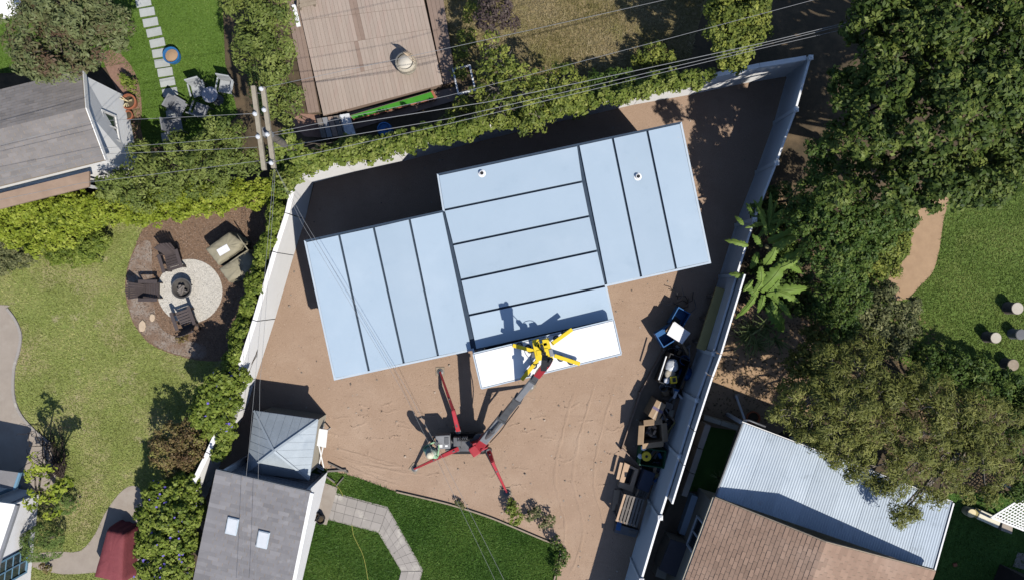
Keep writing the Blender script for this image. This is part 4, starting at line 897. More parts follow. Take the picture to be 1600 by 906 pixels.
def adirondack(label, px_, py_, face, grp='dark adirondack chairs around the fire pit'):
    o = thing('adirondack_chair', label, 'chair', P(px_, py_, .023), math.radians(face-90), None); o.scale = (.9, .9, .9)
    R_ = lambda x: x
    for i in range(6):                                     # seat slats, facing +y
        t = i/5; mb = MB(); mb.box((0, .36-.54*t, .36-.13*t), (.52, .09, .022), rx=-.24 if False else .235); mb.build('seat_slat', m_chair, o)
    for i in range(7):
        x = (i-3)*.085; hgt = .80-.02*abs(i-3)**1.6; mb = MB(); a = Vector((x*.8, -.22, .20)); b = Vector((x*1.12, -.22-hgt*.42, .20+hgt*.9)); mb.beam(a, b, .078, .02); mb.build('back_slat', m_chair, o)
    for s_ in (-1, 1):
        mb = MB(); mb.box((s_*.345, .10, .56), (.13, .72, .026)); mb.build('armrest', m_chair, o, bevel=.008)
        mb = MB(); mb.box((s_*.29, .37, .275), (.035, .10, .55)); mb.build('leg', m_chair, o)
        mb = MB(); mb.beam((s_*.27, .40, .33), (s_*.27, -.52, .055), .03, .11); mb.build('leg', m_chair, o)
        mb = MB(); mb.beam((s_*.31, -.24, .54), (s_*.28, -.28, .12), .03, .07); mb.build('arm_support', m_chair, o)
    for zz, yy in ((.30, -.27), (.72, -.49)):
        mb = MB(); mb.beam((-.30, yy-.02, zz), (.30, yy-.02, zz), .05, .03); mb.build('back_rail', m_chair, o)
    mb = MB(); mb.box((0, .405, .31), (.56, .024, .11)); mb.build('front_rail', m_chair, o)
    return o
adirondack('dark adirondack chair nearest the khaki covered furniture', 275, 405, -73)
adirondack('dark adirondack chair left of the fire bowl, on grey gravel', 238, 454, 0)
adirondack('dark adirondack chair below the fire bowl', 297, 500, 110)
def cover(name, label, cat, quad, h, m, crease=0.06, topscale=.86, ridge=None):
    base = [P(x, y, h*.2) for x, y in quad]; c = sum(base, Vector())/len(base); o = thing(name, label, cat, (c.x, c.y, .012))
    n = 9; mb = MB(); vs = []; fs = []; lv = [(1.0, .012), (.985, h*.35), (.96, h*.75), (.93, h*.93), (.86, h), (.55, h*1.03), (.2, h*1.05)]; ringn = 0
    pts = []
    for i in range(len(base)):
        a, b = base[i], base[(i+1) % len(base)]
        for k in range(n): pts.append(a.lerp(b, k/n))
    N_ = len(pts)
    for s_, zz in lv:
        for i, p in enumerate(pts):
            w_ = 1+crease*.5*math.sin(i*1.9+zz*3)*(1 if zz < h*.8 else .3)+rnd.uniform(-.008, .008); q = Vector((c.x+(p.x-c.x)*s_*w_, c.y+(p.y-c.y)*s_*w_, max(.012, zz+(rnd.uniform(-.015, .015) if zz > .1 else 0)))); vs.append(q-Vector((c.x, c.y, .012)))
    for j in range(len(lv)-1):
        for i in range(N_): fs.append((j*N_+i, j*N_+(i+1) % N_, (j+1)*N_+(i+1) % N_, (j+1)*N_+i))
    fs.append(tuple((len(lv)-1)*N_+i for i in range(N_)))
    ar = sum(base[i].x*base[(i+1) % 4].y-base[(i+1) % 4].x*base[i].y for i in range(len(base)))
    if ar < 0: fs = [f[::-1] for f in fs]
    mb.add(vs, fs); mb.build('cover', m, o, smooth=True); return o
k1 = cover('covered_grill', 'khaki covered grill with pale label patch beside the fire circle', 'covered grill', [(331, 391), (369, 363), (391, 379), (386, 392), (351, 416)], .85, m_cover)
q = P(349, 391, .90)-k1.location; mb = MB(); mb.box((q.x, q.y, .885), (.40, .24, .012), math.radians(30)); mb.build('label_patch', m_paper, k1)
for a, b in (((369, 364), (388, 392)), ((356, 412), (391, 388))):
    A, Bq = P(*a, .9)-k1.location, P(*b, .9)-k1.location; A.z = Bq.z = .87; mb = MB(); mb.tube([A.lerp(Bq, .08), A.lerp(Bq, .5)+Vector((0, 0, .02)), A.lerp(Bq, .92)], .02, 6); mb.build('fabric_fold', m_cover, k1, smooth=True)
k2 = cover('covered_chair', 'khaki covered seat next to the labelled grill cover, by the vine wall', 'covered seat', [(350, 421), (397, 390), (410, 408), (398, 428), (366, 442)], .75, m_cover)
q0, q1 = P(372, 405, .8)-k2.location, P(380, 438, .8)-k2.location; q0.z = q1.z = .79; mb = MB(); mb.tube([q0, (q0+q1)/2+Vector((0, 0, .015)), q1], .013, 6); mb.build('seam', m_cover, k2, smooth=True)
cover('covered_barbecue', 'maroon cloth covered barbecue on the concrete path at the bottom', 'covered barbecue', [(185, 814), (214, 821), (210, 900), (164, 890)], .95, m_maroon, .05)
for i, (x, y, r, lb) in enumerate(((223, 509, .17, 'larger flat sandstone at the gravel edge below left chair'), (239, 496, .12, 'smaller flat sandstone between gravel circle and lawn'))):
    c = P(x, y); mb = MB(); n = 9; pl = [(c.x+r*(.8+.4*rnd.random())*math.cos(2*math.pi*k/n)*.8, c.y+r*(.8+.4*rnd.random())*math.sin(2*math.pi*k/n)*1.15) for k in range(n)]
    mb.prism(pl, .01, .07); tag(mb.build('flat_stone', m_stone, bevel=.015), lb, 'stone')
# ------------------------------------------------------------------ things by the hut
ft = thing('folding_table', 'white folding table with crossed legs beside the small hut', 'table', P(508, 690))
def Fp(x, y, h): return P(x, y, h)-ft.location
mb = MB(); mb.slab([Fp(494, 668, .72), Fp(512, 671, .72), Fp(509, 699, .72), Fp(491, 695, .72)], .03); mb.build('table_top', m_white, ft, bevel=.012)
for a, b in (((497, 690), (506, 730)), ((506, 693), (498, 728)), ((498, 672), (508, 668)), ((508, 674), (513, 682))):
    A = Fp(*a, .69); Bq = Fp(*b, 0.03) if b[1] > 700 else Vector((A.x, A.y, .008)); mb = MB(); mb.beam(A, Bq, .035, .03); mb.build('leg', m_white, ft)
cu = thing('folded_chair', 'white folded metal frame lying below the folding table', 'frame', P(503, 727))
for a, b in (((493, 722), (505, 730)), ((495, 727), (505, 733)), ((494, 722), (495, 728)), ((505, 729), (506, 734))):
    mb = MB(); mb.beam(P(*a)+z*.06-cu.location, P(*b)+z*.06-cu.location, .03, .03); mb.build('bar', m_white, cu)
for (a, b, w_, lb) in (((514, 722), (545, 737), .05, 'weathered timber batten lying at the lawn corner nearest the hut'), ((512, 735), (542, 733), .06, 'dark timber batten across the lawn corner'), ((526, 758), (538, 744), .04, 'thin grey pole leaning over the paver landing'), ((497, 733), (524, 752), .05, 'timber rail from hut corner to the landing')):
    A, Bq = P(*a)+z*.06, P(*b)+z*.075; mb = MB(); mb.beam(A, Bq, w_, .05); tag(mb.build('timber_batten', m_woodg), lb, 'timber')
for (x, y, lb) in ((496, 803, 'black round planter on the landing next to the gutter'), (504, 808, 'black round planter at the outer corner of the landing')):
    c = P(x, y, .05); o = thing('planter_pot', lb, 'pot', c); mb = MB(); mb.lathe([(.10, .002), (.14, .26), (.15, .28), (.125, .28), (.115, .2), (.01, .19)], (0, 0, 0), 18); mb.build('pot', m_black, o); mb = MB(); mb.lathe([(.116, .205), (.03, .225)], (0, 0, 0), 14); mb.build('soil', m_soil, o)
hs = [(530, 768), (534, 765), (526, 755)]
def ground_line(name, label, cat, pts, r, m, zz=.03):
    pp = smooth_poly(pts, 6, False); mb = MB(); mb.tube([P(x, y)+z*(zz+.0) for x, y in pp], r, 6); return tag(mb.build(name, m, smooth=True), label, cat)
ground_line('garden_hose', 'thin yellow hose winding over the lawn below the paver path', 'hose', [(550, 818), (553, 835), (560, 850), (566, 862), (570, 875), (573, 890), (578, 920)], .008, m_hose, .045)
ground_line('garden_hose', 'short yellow hose curl above the paver path by the landing', 'hose', [(506, 742), (515, 748), (527, 758), (534, 768), (536, 774)], .008, m_hose, .045)
# ------------------------------------------------------------------ clutter along the fence
mb = MB(); a, b = P(1127, 450, 1.1), P(1096, 546, 1.1); bx_ = thing('foam_bench', 'long mustard coloured padded bench standing against the white fence', 'bench', Vector(((a.x+b.x)/2, (a.y+b.y)/2, 0)))
mb = MB(); mb.beam(a-bx_.location-z*.06, b-bx_.location-z*.06, .33, .12); mb.build('pad', m_must, bx_, bevel=.025)
for t in (.12, .5, .88):
    q = a.lerp(b, t)-bx_.location; mb = MB(); mb.box((q.x, q.y, .495), (.26, .06, .975), math.radians(18)); mb.build('leg', m_woodg, bx_)
# blue cart with white box on top
ct = thing('blue_cart', 'blue plastic tub cart with wheels beside the mustard bench', 'cart', P(1050, 512)); cdir = math.radians(60)
def tub(o, c, sx_, sy_, h, rz_, m, z0=0, wall=.03, nm='tub'):
    mb = MB(); 
    for s_ in (-1, 1):
        R_ = Matrix.Rotation(rz_, 3, 'Z'); p = Vector(c)+R_@Vector((0, s_*(sy_/2-wall/2), 0)); mb.box((p.x, p.y, z0+h/2), (sx_, wall, h), rz_); p = Vector(c)+R_@Vector((s_*(sx_/2-wall/2), 0, 0)); mb.box((p.x, p.y, z0+h/2), (wall, sy_-2*wall, h), rz_)
    mb.box((c[0], c[1], z0+.02), (sx_-wall, sy_-wall, .03), rz_); return mb.build(nm, m, o)
q = P(1063, 497, .7)-ct.location; tub(ct, (q.x, q.y, 0), .62, .48, .42, cdir, m_blue, .26)
q2 = P(1043, 524, .7)-ct.location; tub(ct, (q2.x, q2.y, 0), .66, .55, .42, cdir-.5, m_blue, .3)
for (x, y) in ((1060, 486), (1072, 492), (1032, 531), (1048, 538)):
    c = P(x, y)-ct.location; mb = MB(); mb.tube([(c.x-.03, c.y, .13), (c.x+.03, c.y, .13)], .125, 14); mb.build('wheel', m_rub, ct)
mb = MB(); mb.beam((q.x, q.y, .27), (q2.x, q2.y, .29), .3, .05); mb.build('chassis', m_black, ct)
wb2 = thing('white_carton', 'open white carton sheet lying on top of the blue cart', 'carton', P(1057, 517, .75)); mb = MB()
mb.slab([P(1052, 503, .93)-wb2.location, P(1078, 519, .90)-wb2.location, P(1066, 537, .90)-wb2.location, P(1042, 522, .93)-wb2.location], .03); mb.build('lid', m_paper, wb2)
mb = MB(); mb.slab([P(1054, 502, .90)-wb2.location, P(1079, 520, .87)-wb2.location, P(1069, 533, .87)-wb2.location, P(1045, 518, .9)-wb2.location], .025); mb.build('carton_flap', m_vinyl, wb2)
mb = MB(); mb.slab([P(1040, 517, .87)-wb2.location, P(1053, 502, .87)-wb2.location, P(1055, 504, .87)-wb2.location, P(1042, 520, .87)-wb2.location], .15); mb.build('side', m_card, wb2)
dm = thing('metal_scrap', 'heap of bent dark rods and pipes behind the blue cart', 'scrap', P(1068, 478))
for k in range(9):
    a = Vector((rnd.uniform(-.3, .3), rnd.uniform(-.25, .25), .04+.025*k)); d = rnd.uniform(0, 3.14); mb = MB(); mb.tube([a, a+Vector((math.cos(d)*.25, math.sin(d)*.25, rnd.uniform(.05, .2))), a+Vector((math.cos(d+.5)*.5, math.sin(d+.5)*.5, .02))], .014, 6); mb.build('rod', m_steel if k % 2 else m_black, dm)
# black tote trolley with odds and ends
tt = thing('black_tote', 'black open tote filled with odds and ends between blue cart and cartons', 'tote', P(1046, 576)); tub(tt, (0, 0, 0), 1.05, .75, .85, math.radians(68), m_black, .01)
wp = thing('white_pole', 'white plastic pipe lying across the black tote', 'pipe', P(1035, 574)); mb = MB(); mb.tube([P(1041, 556, .95)-wp.location, P(1029, 593, .92)-wp.location], .025, 10); mb.build('pipe', m_pipe, wp)
def lump(name, label, cat, x, y, zc, r, m, sz=.6, n=12):
    c = P(x, y, zc); mb = MB(); prof = 7; vs = []; fs = []
    for i in range(prof+1):
        for k in range(n):
            a = 2*math.pi*k/n; ph = math.pi*i/prof; rr = r*(1+rnd.uniform(-.18, .18)); vs.append((rr*math.sin(ph)*math.cos(a), rr*math.sin(ph)*math.sin(a), -rr*sz*math.cos(ph)))
    for i in range(prof):
        for k in range(n): fs.append((i*n+k, i*n+(k+1) % n, (i+1)*n+(k+1) % n, (i+1)*n+k))
    mb.add(vs, fs); o = mb.build(name, m, smooth=True); o.location = c; return tag(o, label, cat)
lump('plastic_bag', 'crumpled milky plastic bag in the black tote', 'bag', 1050, 571, .88, .22, m_plast)
lump('sack', 'grey beige crumpled sack below the milky bag in the black tote', 'sack', 1046, 583, .86, .2, m_beige)
by = thing('yellow_bucket', 'small yellow toolbox with dark label at the end of the black tote', 'toolbox', P(1051, 592, .84)); mb = MB(); mb.box((0, 0, .09), (.22, .24, .18), .1); mb.build('body', m_yel, by, bevel=.02); mb = MB(); mb.box((.01, 0, .186), (.11, .14, .012), .1); mb.build('label_plate', m_black, by)
lump('rag', 'white rag beside the yellow toolbox', 'rag', 1042, 594, .86, .11, m_paper)
def carton(label, quad, h, m=m_card, tape=True, z0=.012, flaps=False, name='cardboard_box'):
    q = [P(x, y, z0+h) for x, y in quad]; c = sum(q, Vector())/4; o = thing(name, label, 'box', (c.x, c.y, z0)); mb = MB()
    if flaps:
        inner = [p.lerp(c, .09) for p in q]
        for i in range(4):
            j = (i+1) % 4; mb = MB(); mb.prism([q[i]-o.location, q[j]-o.location, inner[j]-o.location, inner[i]-o.location], 0, h); mb.build('side', m, o)
            f_ = MB(); e = (q[i]+q[j])/2-c; e.z = 0; e.normalize(); a_, b_ = q[i]-o.location, q[j]-o.location; f_.add([a_, b_, b_+e*.16+z*-.05, a_+e*.16+z*-.05, a_-z*.008, b_-z*.008, b_+e*.16-z*.058, a_+e*.16-z*.058], [(0, 1, 2, 3), (7, 6, 5, 4), (2, 6, 7, 3), (0, 3, 7, 4), (1, 5, 6, 2)]); f_.build('flap', m, o)
        mb = MB(); mb.prism([p-o.location for p in inner], .0, .02); mb.build('bottom', m, o)
        for k in range(10):
            mb = MB(); mb.box((rnd.uniform(-.14, .14), rnd.uniform(-.18, .18), h*.55+.035*k*.6), (.16, .07, .02), rnd.uniform(0, 3), rnd.uniform(-.4, .4)); mb.build('offcut', m_woodp if k % 3 else m_woodg, o)
    else:
        mb.prism([p-o.location for p in q], 0, h); mb.build('carton', m, o, bevel=.008)
        if tape:
            a, b = q[0].lerp(q[1], .5)-o.location, q[3].lerp(q[2], .5)-o.location; t_ = MB(); t_.beam(Vector((a.x, a.y, h+.002)), Vector((b.x, b.y, h+.002)), .06, .003); t_.build('tape', m_stone, o)
            a, b = q[0].lerp(q[3], .45)-o.location, q[1].lerp(q[2], .45)-o.location; t_ = MB(); t_.beam(Vector((a.x, a.y, h+.004)), Vector((b.x, b.y, h+.004)), .09, .003); t_.build('strap', mat('violet_tape', (.16, .13, .2)), o)
    return o
carton('closed cardboard box with dark strap below the black tote', [(1026, 624), (1041, 632), (1028, 659), (1013, 649)], .95)
carton('small grey box nearest the fence beside the strapped carton', [(1041, 627), (1053, 631), (1050, 641), (1039, 637)], .6, m_woodg, False)
carton('tiny pale box on the fence side below the small grey box', [(1046, 640), (1054, 640), (1051, 652), (1045, 648)], .25, m_beige, False)
carton('open cardboard box full of timber offcuts', [(1006, 664), (1035, 661), (1037, 690), (1004, 694)], .95, m_card, False, flaps=True)
gb = thing('green_bin', 'dark green plastic crate in front of the open offcut box', 'crate', P(1014, 708)); tub(gb, (0, 0, 0), .85, .6, .68, math.radians(-8), m_green, .012)
yb = thing('cable_reel', 'yellow cable reel lying on the green crate', 'cable reel', P(1009, 711, .62)); mb = MB(); mb.lathe([(.05, 0), (.16, .0), (.16, .03), (.10, .035), (.10, .12), (.16, .125), (.16, .15), (.05, .15)], (0, 0, 0), 20, cap=False); mb.build('reel', m_yel, yb); mb = MB(); mb.tube([(0, 0, .0), (0, 0, .16)], .045, 12); mb.build('hub', m_black, yb)
lump('rag', 'pale blue rag beside the yellow cable reel', 'rag', 1000, 712, .7, .09, m_trim); lump('rag', 'white rag between offcut box and cable reel', 'rag', 1006, 699, .7, .1, m_paper)
gb2 = MB()
# plywood edging board with stakes
eg = thing('form_board', 'thin dark form board on edge with stakes left of the cartons', 'board', P(1003, 620))
for a, b in (((1034, 548), (1000, 610)), ((999.6, 611), (971, 697)), ((971, 698), (998, 726))):
    mb = MB(); mb.beam(P(*a)+z*.10-eg.location, P(*b)+z*.10-eg.location, .03, .17); mb.build('board', m_deckd, eg)
for (x, y) in ((1035, 545), (998, 612), (969.5, 699), (999, 728)):
    q = P(x, y)-eg.location; mb = MB(); mb.box((q.x, q.y, .15), (.06, .06, .3), .4); mb.build('stake', m_deckd, eg)
sheet('plywood_ground_sheet', [(1036, 552), (1052, 560), (1030, 640), (1000, 726), (974, 697), (1003, 612)], mat('dusty_sheet', (.24, .175, .125), (.19, .14, .10), 4, .9), .013)
for (x, y, r, h, mm, lb) in ((1047, 546, .15, .34, m_black, 'black bucket between the blue cart and black tote, left one'), (1057, 549, .15, .34, m_black, 'black bucket between the blue cart and black tote, right one'), (1034, 603, .14, .3, m_steel, 'grey bucket between tote and strapped carton'), (1066, 561, .16, .36, m_blue, 'dark blue bucket against the fence beside the tote'), (1022, 722, .14, .3, m_black, 'black bucket between green crate and fence')):
    o = thing('bucket', lb, 'bucket', P(x, y, .013), 0, 'buckets along the fence'); mb = MB(); mb.lathe([(r*.8, .0), (r, h), (r*1.06, h), (r*1.06, h+.015), (r*.93, h+.015), (r*.74, .03), (.01, .03)], (0, 0, 0), 18); mb.build('pail', mm, o); mb = MB(); mb.tube([(r*math.cos(a), .02+r*.5*math.sin(a), h+r*.35*math.sin(a)) for a in np.linspace(0, math.pi, 9)], .006, 5); mb.build('handle', m_lsteel, o)
for (x, y, zc, r, mm, lb) in ((1072, 583, .2, .24, m_blue, 'crumpled dark blue tarp heap against the white fence'), (1056, 612, .18, .22, m_black, 'black rubbish bag against the fence below the tote'), (1044, 662, .16, .2, m_black, 'black rubbish bag between strapped carton and offcut box'), (1030, 728, .16, .2, mat('slate_tarp', (.05, .06, .08), (.08, .09, .11), 5, .5), 'slate tarp bundle between green crate and fence'), (1061, 590, .15, .18, m_steel, 'grey sack beside the dark blue tarp'), (1040, 612, .13, .16, m_card, 'brown paper sack beside the grey bucket')):
    lump('bundle', lb, 'bundle', x, y, zc, r, mm, .75)
for (a, b, zz, w_, mm, lb) in (((1062, 600), (1046, 646), .3, .09, m_woodg, 'grey plank standing along the fence below the blue tarp'), ((1052, 618), (1040, 634), .22, .07, m_lsteel, 'short steel profile leaning by the rubbish bag'), ((1036, 690), (1022, 716), .25, .08, m_woodg, 'dark plank behind the open offcut box'), ((1012, 755), (1000, 790), .32, .1, m_woodg, 'grey plank between bin and fence')):
    mb = MB(); mb.beam(P(*a, zz), P(*b, zz*.5), w_, .04); tag(mb.build('plank', mm), lb, 'plank')
for (cx, cy, nn, hh, lb) in ((1050, 606, 12, .45, 'loose heap of mixed offcuts and cans below the yellow toolbox'), (1042, 652, 10, .35, 'loose heap of scraps beside the strapped carton'), (1022, 738, 12, .4, 'loose heap of timber scraps right of the fresh timber frame'), (1064, 540, 9, .4, 'loose heap of tools beside the mustard bench'), (1030, 700, 8, .4, 'loose heap of pipe ends right of the green crate')):
    o = thing('scrap_heap', lb, 'scrap heap', P(cx, cy, .013), 0, 'scrap heaps along the fence')
    for k in range(nn):
        c = (rnd.uniform(-.22, .22), rnd.uniform(-.28, .28), .03+hh*k/nn); mm = rnd.choice((m_woodg, m_woodp, m_card, m_lsteel, m_black, m_paper, m_blue, m_must)); mb = MB()
        if k % 3: mb.box(c, (rnd.uniform(.15, .45), rnd.uniform(.05, .14), rnd.uniform(.02, .07)), rnd.uniform(0, 3.1), rnd.uniform(-.3, .3), rnd.uniform(-.2, .2)); mb.build('offcut', mm, o)
        else: d = Vector((rnd.uniform(-.2, .2), rnd.uniform(-.2, .2), .03)); mb.tube([Vector(c)-d, Vector(c)+d], rnd.uniform(.02, .05), 9); mb.build('pipe_end', mm, o)
# timber frame and planks
tf = thing('timber_crate', 'fresh timber box frame with dark opening next to the pallet', 'frame', P(982, 745))
FQ = [(976, 722), (998, 733), (988, 768), (966, 760)]; FI = [(983, 730), (992, 734), (984, 757), (975, 754)]
for i in range(4):
    j = (i+1) % 4; mb = MB(); mb.slab([P(*FQ[i], .30)-tf.location, P(*FQ[j], .30)-tf.location, P(*FI[j], .30)-tf.location, P(*FI[i], .30)-tf.location], .285); mb.build('board', m_woodp, tf)
mb = MB(); mb.beam(P(971, 722, .33)-tf.location, P(965, 748, .33)-tf.location, .1, .04); mb.build('board', m_woodp, tf)
mb = MB(); mb.prism([P(*q)-tf.location for q in FI], .013, .06); mb.build('bottom', m_black, tf)
for a, b, lb in (((962, 764), (958, 796), 'fresh timber plank standing out left of the pallet'), ((966, 764), (962, 786), 'second timber plank lying against the pallet')):
    mb = MB(); mb.beam(P(*a)+z*.05, P(*b)+z*.06, .12, .05); tag(mb.build('plank', m_woodp), lb, 'plank')
def pallet(label, quad, z1, nsl, m_, z0=.012):
    q = [P(x, y, z1) for x, y in quad]; c = sum(q, Vector())/4; o = thing('pallet', label, 'pallet', (c.x, c.y, z0)); f = lambda u, v, h: (q[0].lerp(q[1], u).lerp(q[3].lerp(q[2], u), v)+Vector((0, 0, h-z1)))-Vector((c.x, c.y, z0))
    H = z1-z0
    for i in range(nsl):
        u0 = i/nsl+.22/nsl; u1 = (i+1)/nsl-.12/nsl; mb = MB(); mb.slab([f(u0, 0, z1), f(u1, 0, z1), f(u1, 1, z1), f(u0, 1, z1)], .02); mb.build('slat', m_ if i else m_woodp, o)
        mb = MB(); mb.slab([f(u0, 0, z1-.1), f(u1, 0, z1-.1), f(u1, 1, z1-.1), f(u0, 1, z1-.1)], .02); mb.build('slat', m_, o)
    for v in (.03, .5, .97):
        mb = MB(); mb.beam(f(.01, v, z1-.06), f(.99, v, z1-.06), .06, .075); mb.build('stringer', m_woodp if v == .97 else m_, o)
    if H > .2:
        for v in (.08, .92):
            for u_ in (.1, .9): p = f(u_, v, z1-.12); mb = MB(); mb.beam(Vector((p.x, p.y, 0)), p, .08, .08); mb.build('block', m_, o)
    return o
pallet('weathered pallet with pale edge slat nearest the dirt lot', [(974, 771), (1008, 780), (996, 824), (961, 813)], .85, 7, m_woodg)
pallet('smaller grey pallet leaning between the first pallet and the fence', [(996, 764), (1014, 768), (1008, 782), (990, 778)], .4, 5, m_woodg)
kb = thing('dark_crate', 'low dark crate with blue sheet below the pallet', 'crate', P(980, 826)); q = [P(963, 818, .3), P(999, 829, .3), P(993, 840, .3), P(960, 832, .3)]
mb = MB(); mb.prism([p-kb.location for p in q], .012, .26); mb.build('crate', m_steel, kb, bevel=.01); mb = MB(); p = P(967, 822, .3)-kb.location; mb.box((p.x, p.y, .268), (.16, .28, .012), -.2); mb.build('sheet', m_blue, kb); mb = MB(); p = P(988, 831, .3)-kb.location; mb.box((p.x, p.y, .268), (.26, .1, .014), -.2); mb.build('slat', m_woodg, kb)
tb_ = thing('wheelie_bin', 'dark blue bin lying between timber frame and fence', 'bin', P(1006, 745)); mb = MB(); mb.box((0, 0, .25), (.42, .75, .46), math.radians(-20), taper=.86); mb.build('body', mat('slate_blue', (.035, .045, .075), (.05, .06, .09), 4, .5), tb_, bevel=.03); mb = MB(); mb.box((0, 0, .50), (.40, .70, .03), math.radians(-20)); mb.build('lid', MATS['slate_blue'], tb_, bevel=.01)
# ------------------------------------------------------------------ upper yard furniture
bp_ = thing('planter_pot', 'blue glazed round planter of dry soil on the turf by the stepping stones', 'pot', P(275, 92))
mb = MB(); mb.lathe([(.18, .012), (.27, .2), (.285, .36), (.285, .38), (.24, .38), (.22, .3), (.01, .30)], (0, 0, 0), 24); mb.build('pot', mat('blue_glaze', (.03, .15, .36), (.025, .12, .3), 5, .25), bp_, smooth=False); mb = MB(); mb.lathe([(.222, .305), (.1, .335), (.01, .345)], (0, 0, 0), 18); mb.build('soil', m_sand, bp_)
def pchair(label, x, y, rz_, m=m_lsteel):
    o = thing('patio_chair', label, 'chair', P(x, y), math.radians(rz_)); mb = MB(); mb.box((0, 0, .43), (.46, .46, .05)); mb.build('seat', m, o, bevel=.02); mb = MB(); mb.box((0, .23, .68), (.46, .045, .48), rx=-.15); mb.build('backrest', m, o, bevel=.015)
    for a in (-1, 1):
        for b in (-1, 1): mb = MB(); mb.beam((a*.2, b*.2, .41), (a*.22, b*.22, .01), .03, .03); mb.build('leg', m_steel, o)
        mb = MB(); mb.box((a*.25, 0, .62), (.05, .44, .03)); mb.build('armrest', m, o)
    return o
mw = mat('light_cushion', (.40, .42, .43), (.34, .36, .37), 6, .8)
pchair('pale patio chair left of the round table in the shade, outermost on turf', 319, 146, 15, mw); pchair('pale patio chair right of the round table beside the tall conifer hedge', 361, 141, -10, mw)
pchair('dark patio chair below the round table', 322, 178, 160); pchair('dark patio chair nearest the stepping stones end', 288, 172, 60); pchair('dark patio chair below the last stepping stone', 283, 201, 100)
rt = thing('round_table', 'small round grey patio table between the pale chairs', 'table', P(341, 157)); mb = MB(); mb.lathe([(.02, .68), (.26, .69), (.27, .70), (.26, .72), (.01, .725)], (0, 0, 0), 24); mb.build('table_top', mat('mottled_top', (.30, .31, .36), (.42, .43, .48), 9, .4), rt); mb = MB(); mb.tube([(0, 0, .02), (0, 0, .69)], .03, 10); mb.build('pedestal', m_steel, rt); mb = MB(); mb.lathe([(.2, .002), (.2, .02), (.03, .05)], (0, 0, 0), 18); mb.build('base', m_steel, rt)
o = thing('planter_pot', 'round terracotta planter with dry stems by the white end wall', 'pot', P(208, 163)); mb = MB(); mb.lathe([(.17, .012), (.24, .26), (.27, .28), (.27, .33), (.22, .33), (.2, .25), (.01, .25)], (0, 0, 0), 22); mb.build('pot', m_terra, o); mb = MB(); mb.lathe([(.2, .255), (.02, .28)], (0, 0, 0), 16); mb.build('soil', m_soil, o)
for k in range(12):
    a = rnd.uniform(0, 6.28); mb = MB(); mb.tube([(0, 0, .27), (math.cos(a)*.1, math.sin(a)*.1, .45), (math.cos(a)*.22, math.sin(a)*.22, .5)], .012, 5); mb.build('stem', m_cream, o)
o = thing('planter_pot', 'smaller terracotta pot below the round planter', 'pot', P(206, 183)); mb = MB(); mb.lathe([(.1, .012), (.15, .22), (.165, .23), (.165, .26), (.13, .26), (.12, .2), (.01, .2)], (0, 0, 0), 18); mb.build('pot', m_terra, o); mb = MB(); mb.lathe([(.12, .205), (.02, .22)], (0, 0, 0), 12); mb.build('soil', m_soil, o)
o = thing('garden_light', 'small round cream garden light at the end of brick bed', 'light', P(182, 75)); mb = MB(); mb.lathe([(.05, .01), (.03, .05), (.03, .22)], (0, 0, 0), 12); mb.build('stem', m_steel, o); mb = MB(); mb.lathe([(.03, .22), (.1, .24), (.11, .27), (.06, .32), (.01, .33)], (0, 0, 0), 16); mb.build('cap', m_cream, o)
# white canopy corner upper left
o = thing('garden_canopy', 'white fabric canopy in the upper left corner', 'canopy', P(-20, -10)); q = [P(38, 24, 2.1), P(30, -60, 2.1), P(-90, -60, 2.1), P(-90, 38, 2.1)]; cc = sum(q, Vector())/4+z*.5; mb = MB(); mb.add([p-o.location for p in q+[cc]+[p-z*.12 for p in q]], [(0, 1, 4), (1, 2, 4), (2, 3, 4), (3, 0, 4), (0, 5, 6, 1), (1, 6, 7, 2), (2, 7, 8, 3), (3, 8, 5, 0)]); mb.build('canopy', m_white, o)
for p in q: mb = MB(); c = p.lerp(cc, .03)-o.location; mb.beam((c.x, c.y, .01), (c.x, c.y, 2.1), .05, .05); mb.build('pole', m_white, o)
# deck things
o = thing('wicker_lounge_pod', 'round pale wicker basket chair on the deck', 'basket chair', P(637, 105, .3)); mb = MB()
mb.lathe([(.22, .0), (.30, .06), (.36, .30), (.34, .55), (.27, .62), (.30, .56), (.33, .30), (.26, .10), (.02, .08)], (0, 0, 0), 26); mb.build('basket', mat('pale_wicker', (.55, .50, .41), (.44, .39, .31), 40, .9, .8, 60, dist=.03), o)
mb = MB(); mb.lathe([(.24, .1), (.30, .42), (.26, .55), (.02, .6)], (0, 0, 0), 20); mb.build('cushion', mat('cushion_cream', (.62, .58, .50), (.54, .50, .43), 8, .9, .4, 15), o, smooth=True)
for k in range(9):
    a = -.2+k*.25; mb = MB(); mb.tube([(.35*math.cos(a), .33*math.sin(a), .5), (.3*math.cos(a), .28*math.sin(a), .85), (.05, .1, 1.12)], .011, 5); mb.build('hood_cane', m_stone, o)
mb = MB(); mb.tube([(.05, .1, 1.1), (.05, .1, 1.2)], .02, 6); mb.build('finial', m_stone, o)
o = thing('putting_strip', 'long bright green artificial turf strip along the deck edge', 'turf strip', P(615, 164, .3)); q = [P(546, 181, .34), P(675, 143, .34), (P(681, 154, .34)), P(552, 188, .34)]; mb = MB(); mb.slab([p-o.location for p in q], .26); mb.build('bed', m_deckd, o)
mb = MB(); mb.slab([p+z*.015-o.location for p in shrink(q, .02)], .012); mb.build('turf', m_artg, o); mb = MB(); mb.beam(q[1]-o.location+z*.02, q[2]-o.location+z*.02, .08, .06); mb.build('end_board', m_terra, o)
mb = MB(); mb.beam(q[3]-o.location+z*.02, q[2]-o.location+z*.02, .03, .05); mb.build('front_board', m_terra, o)
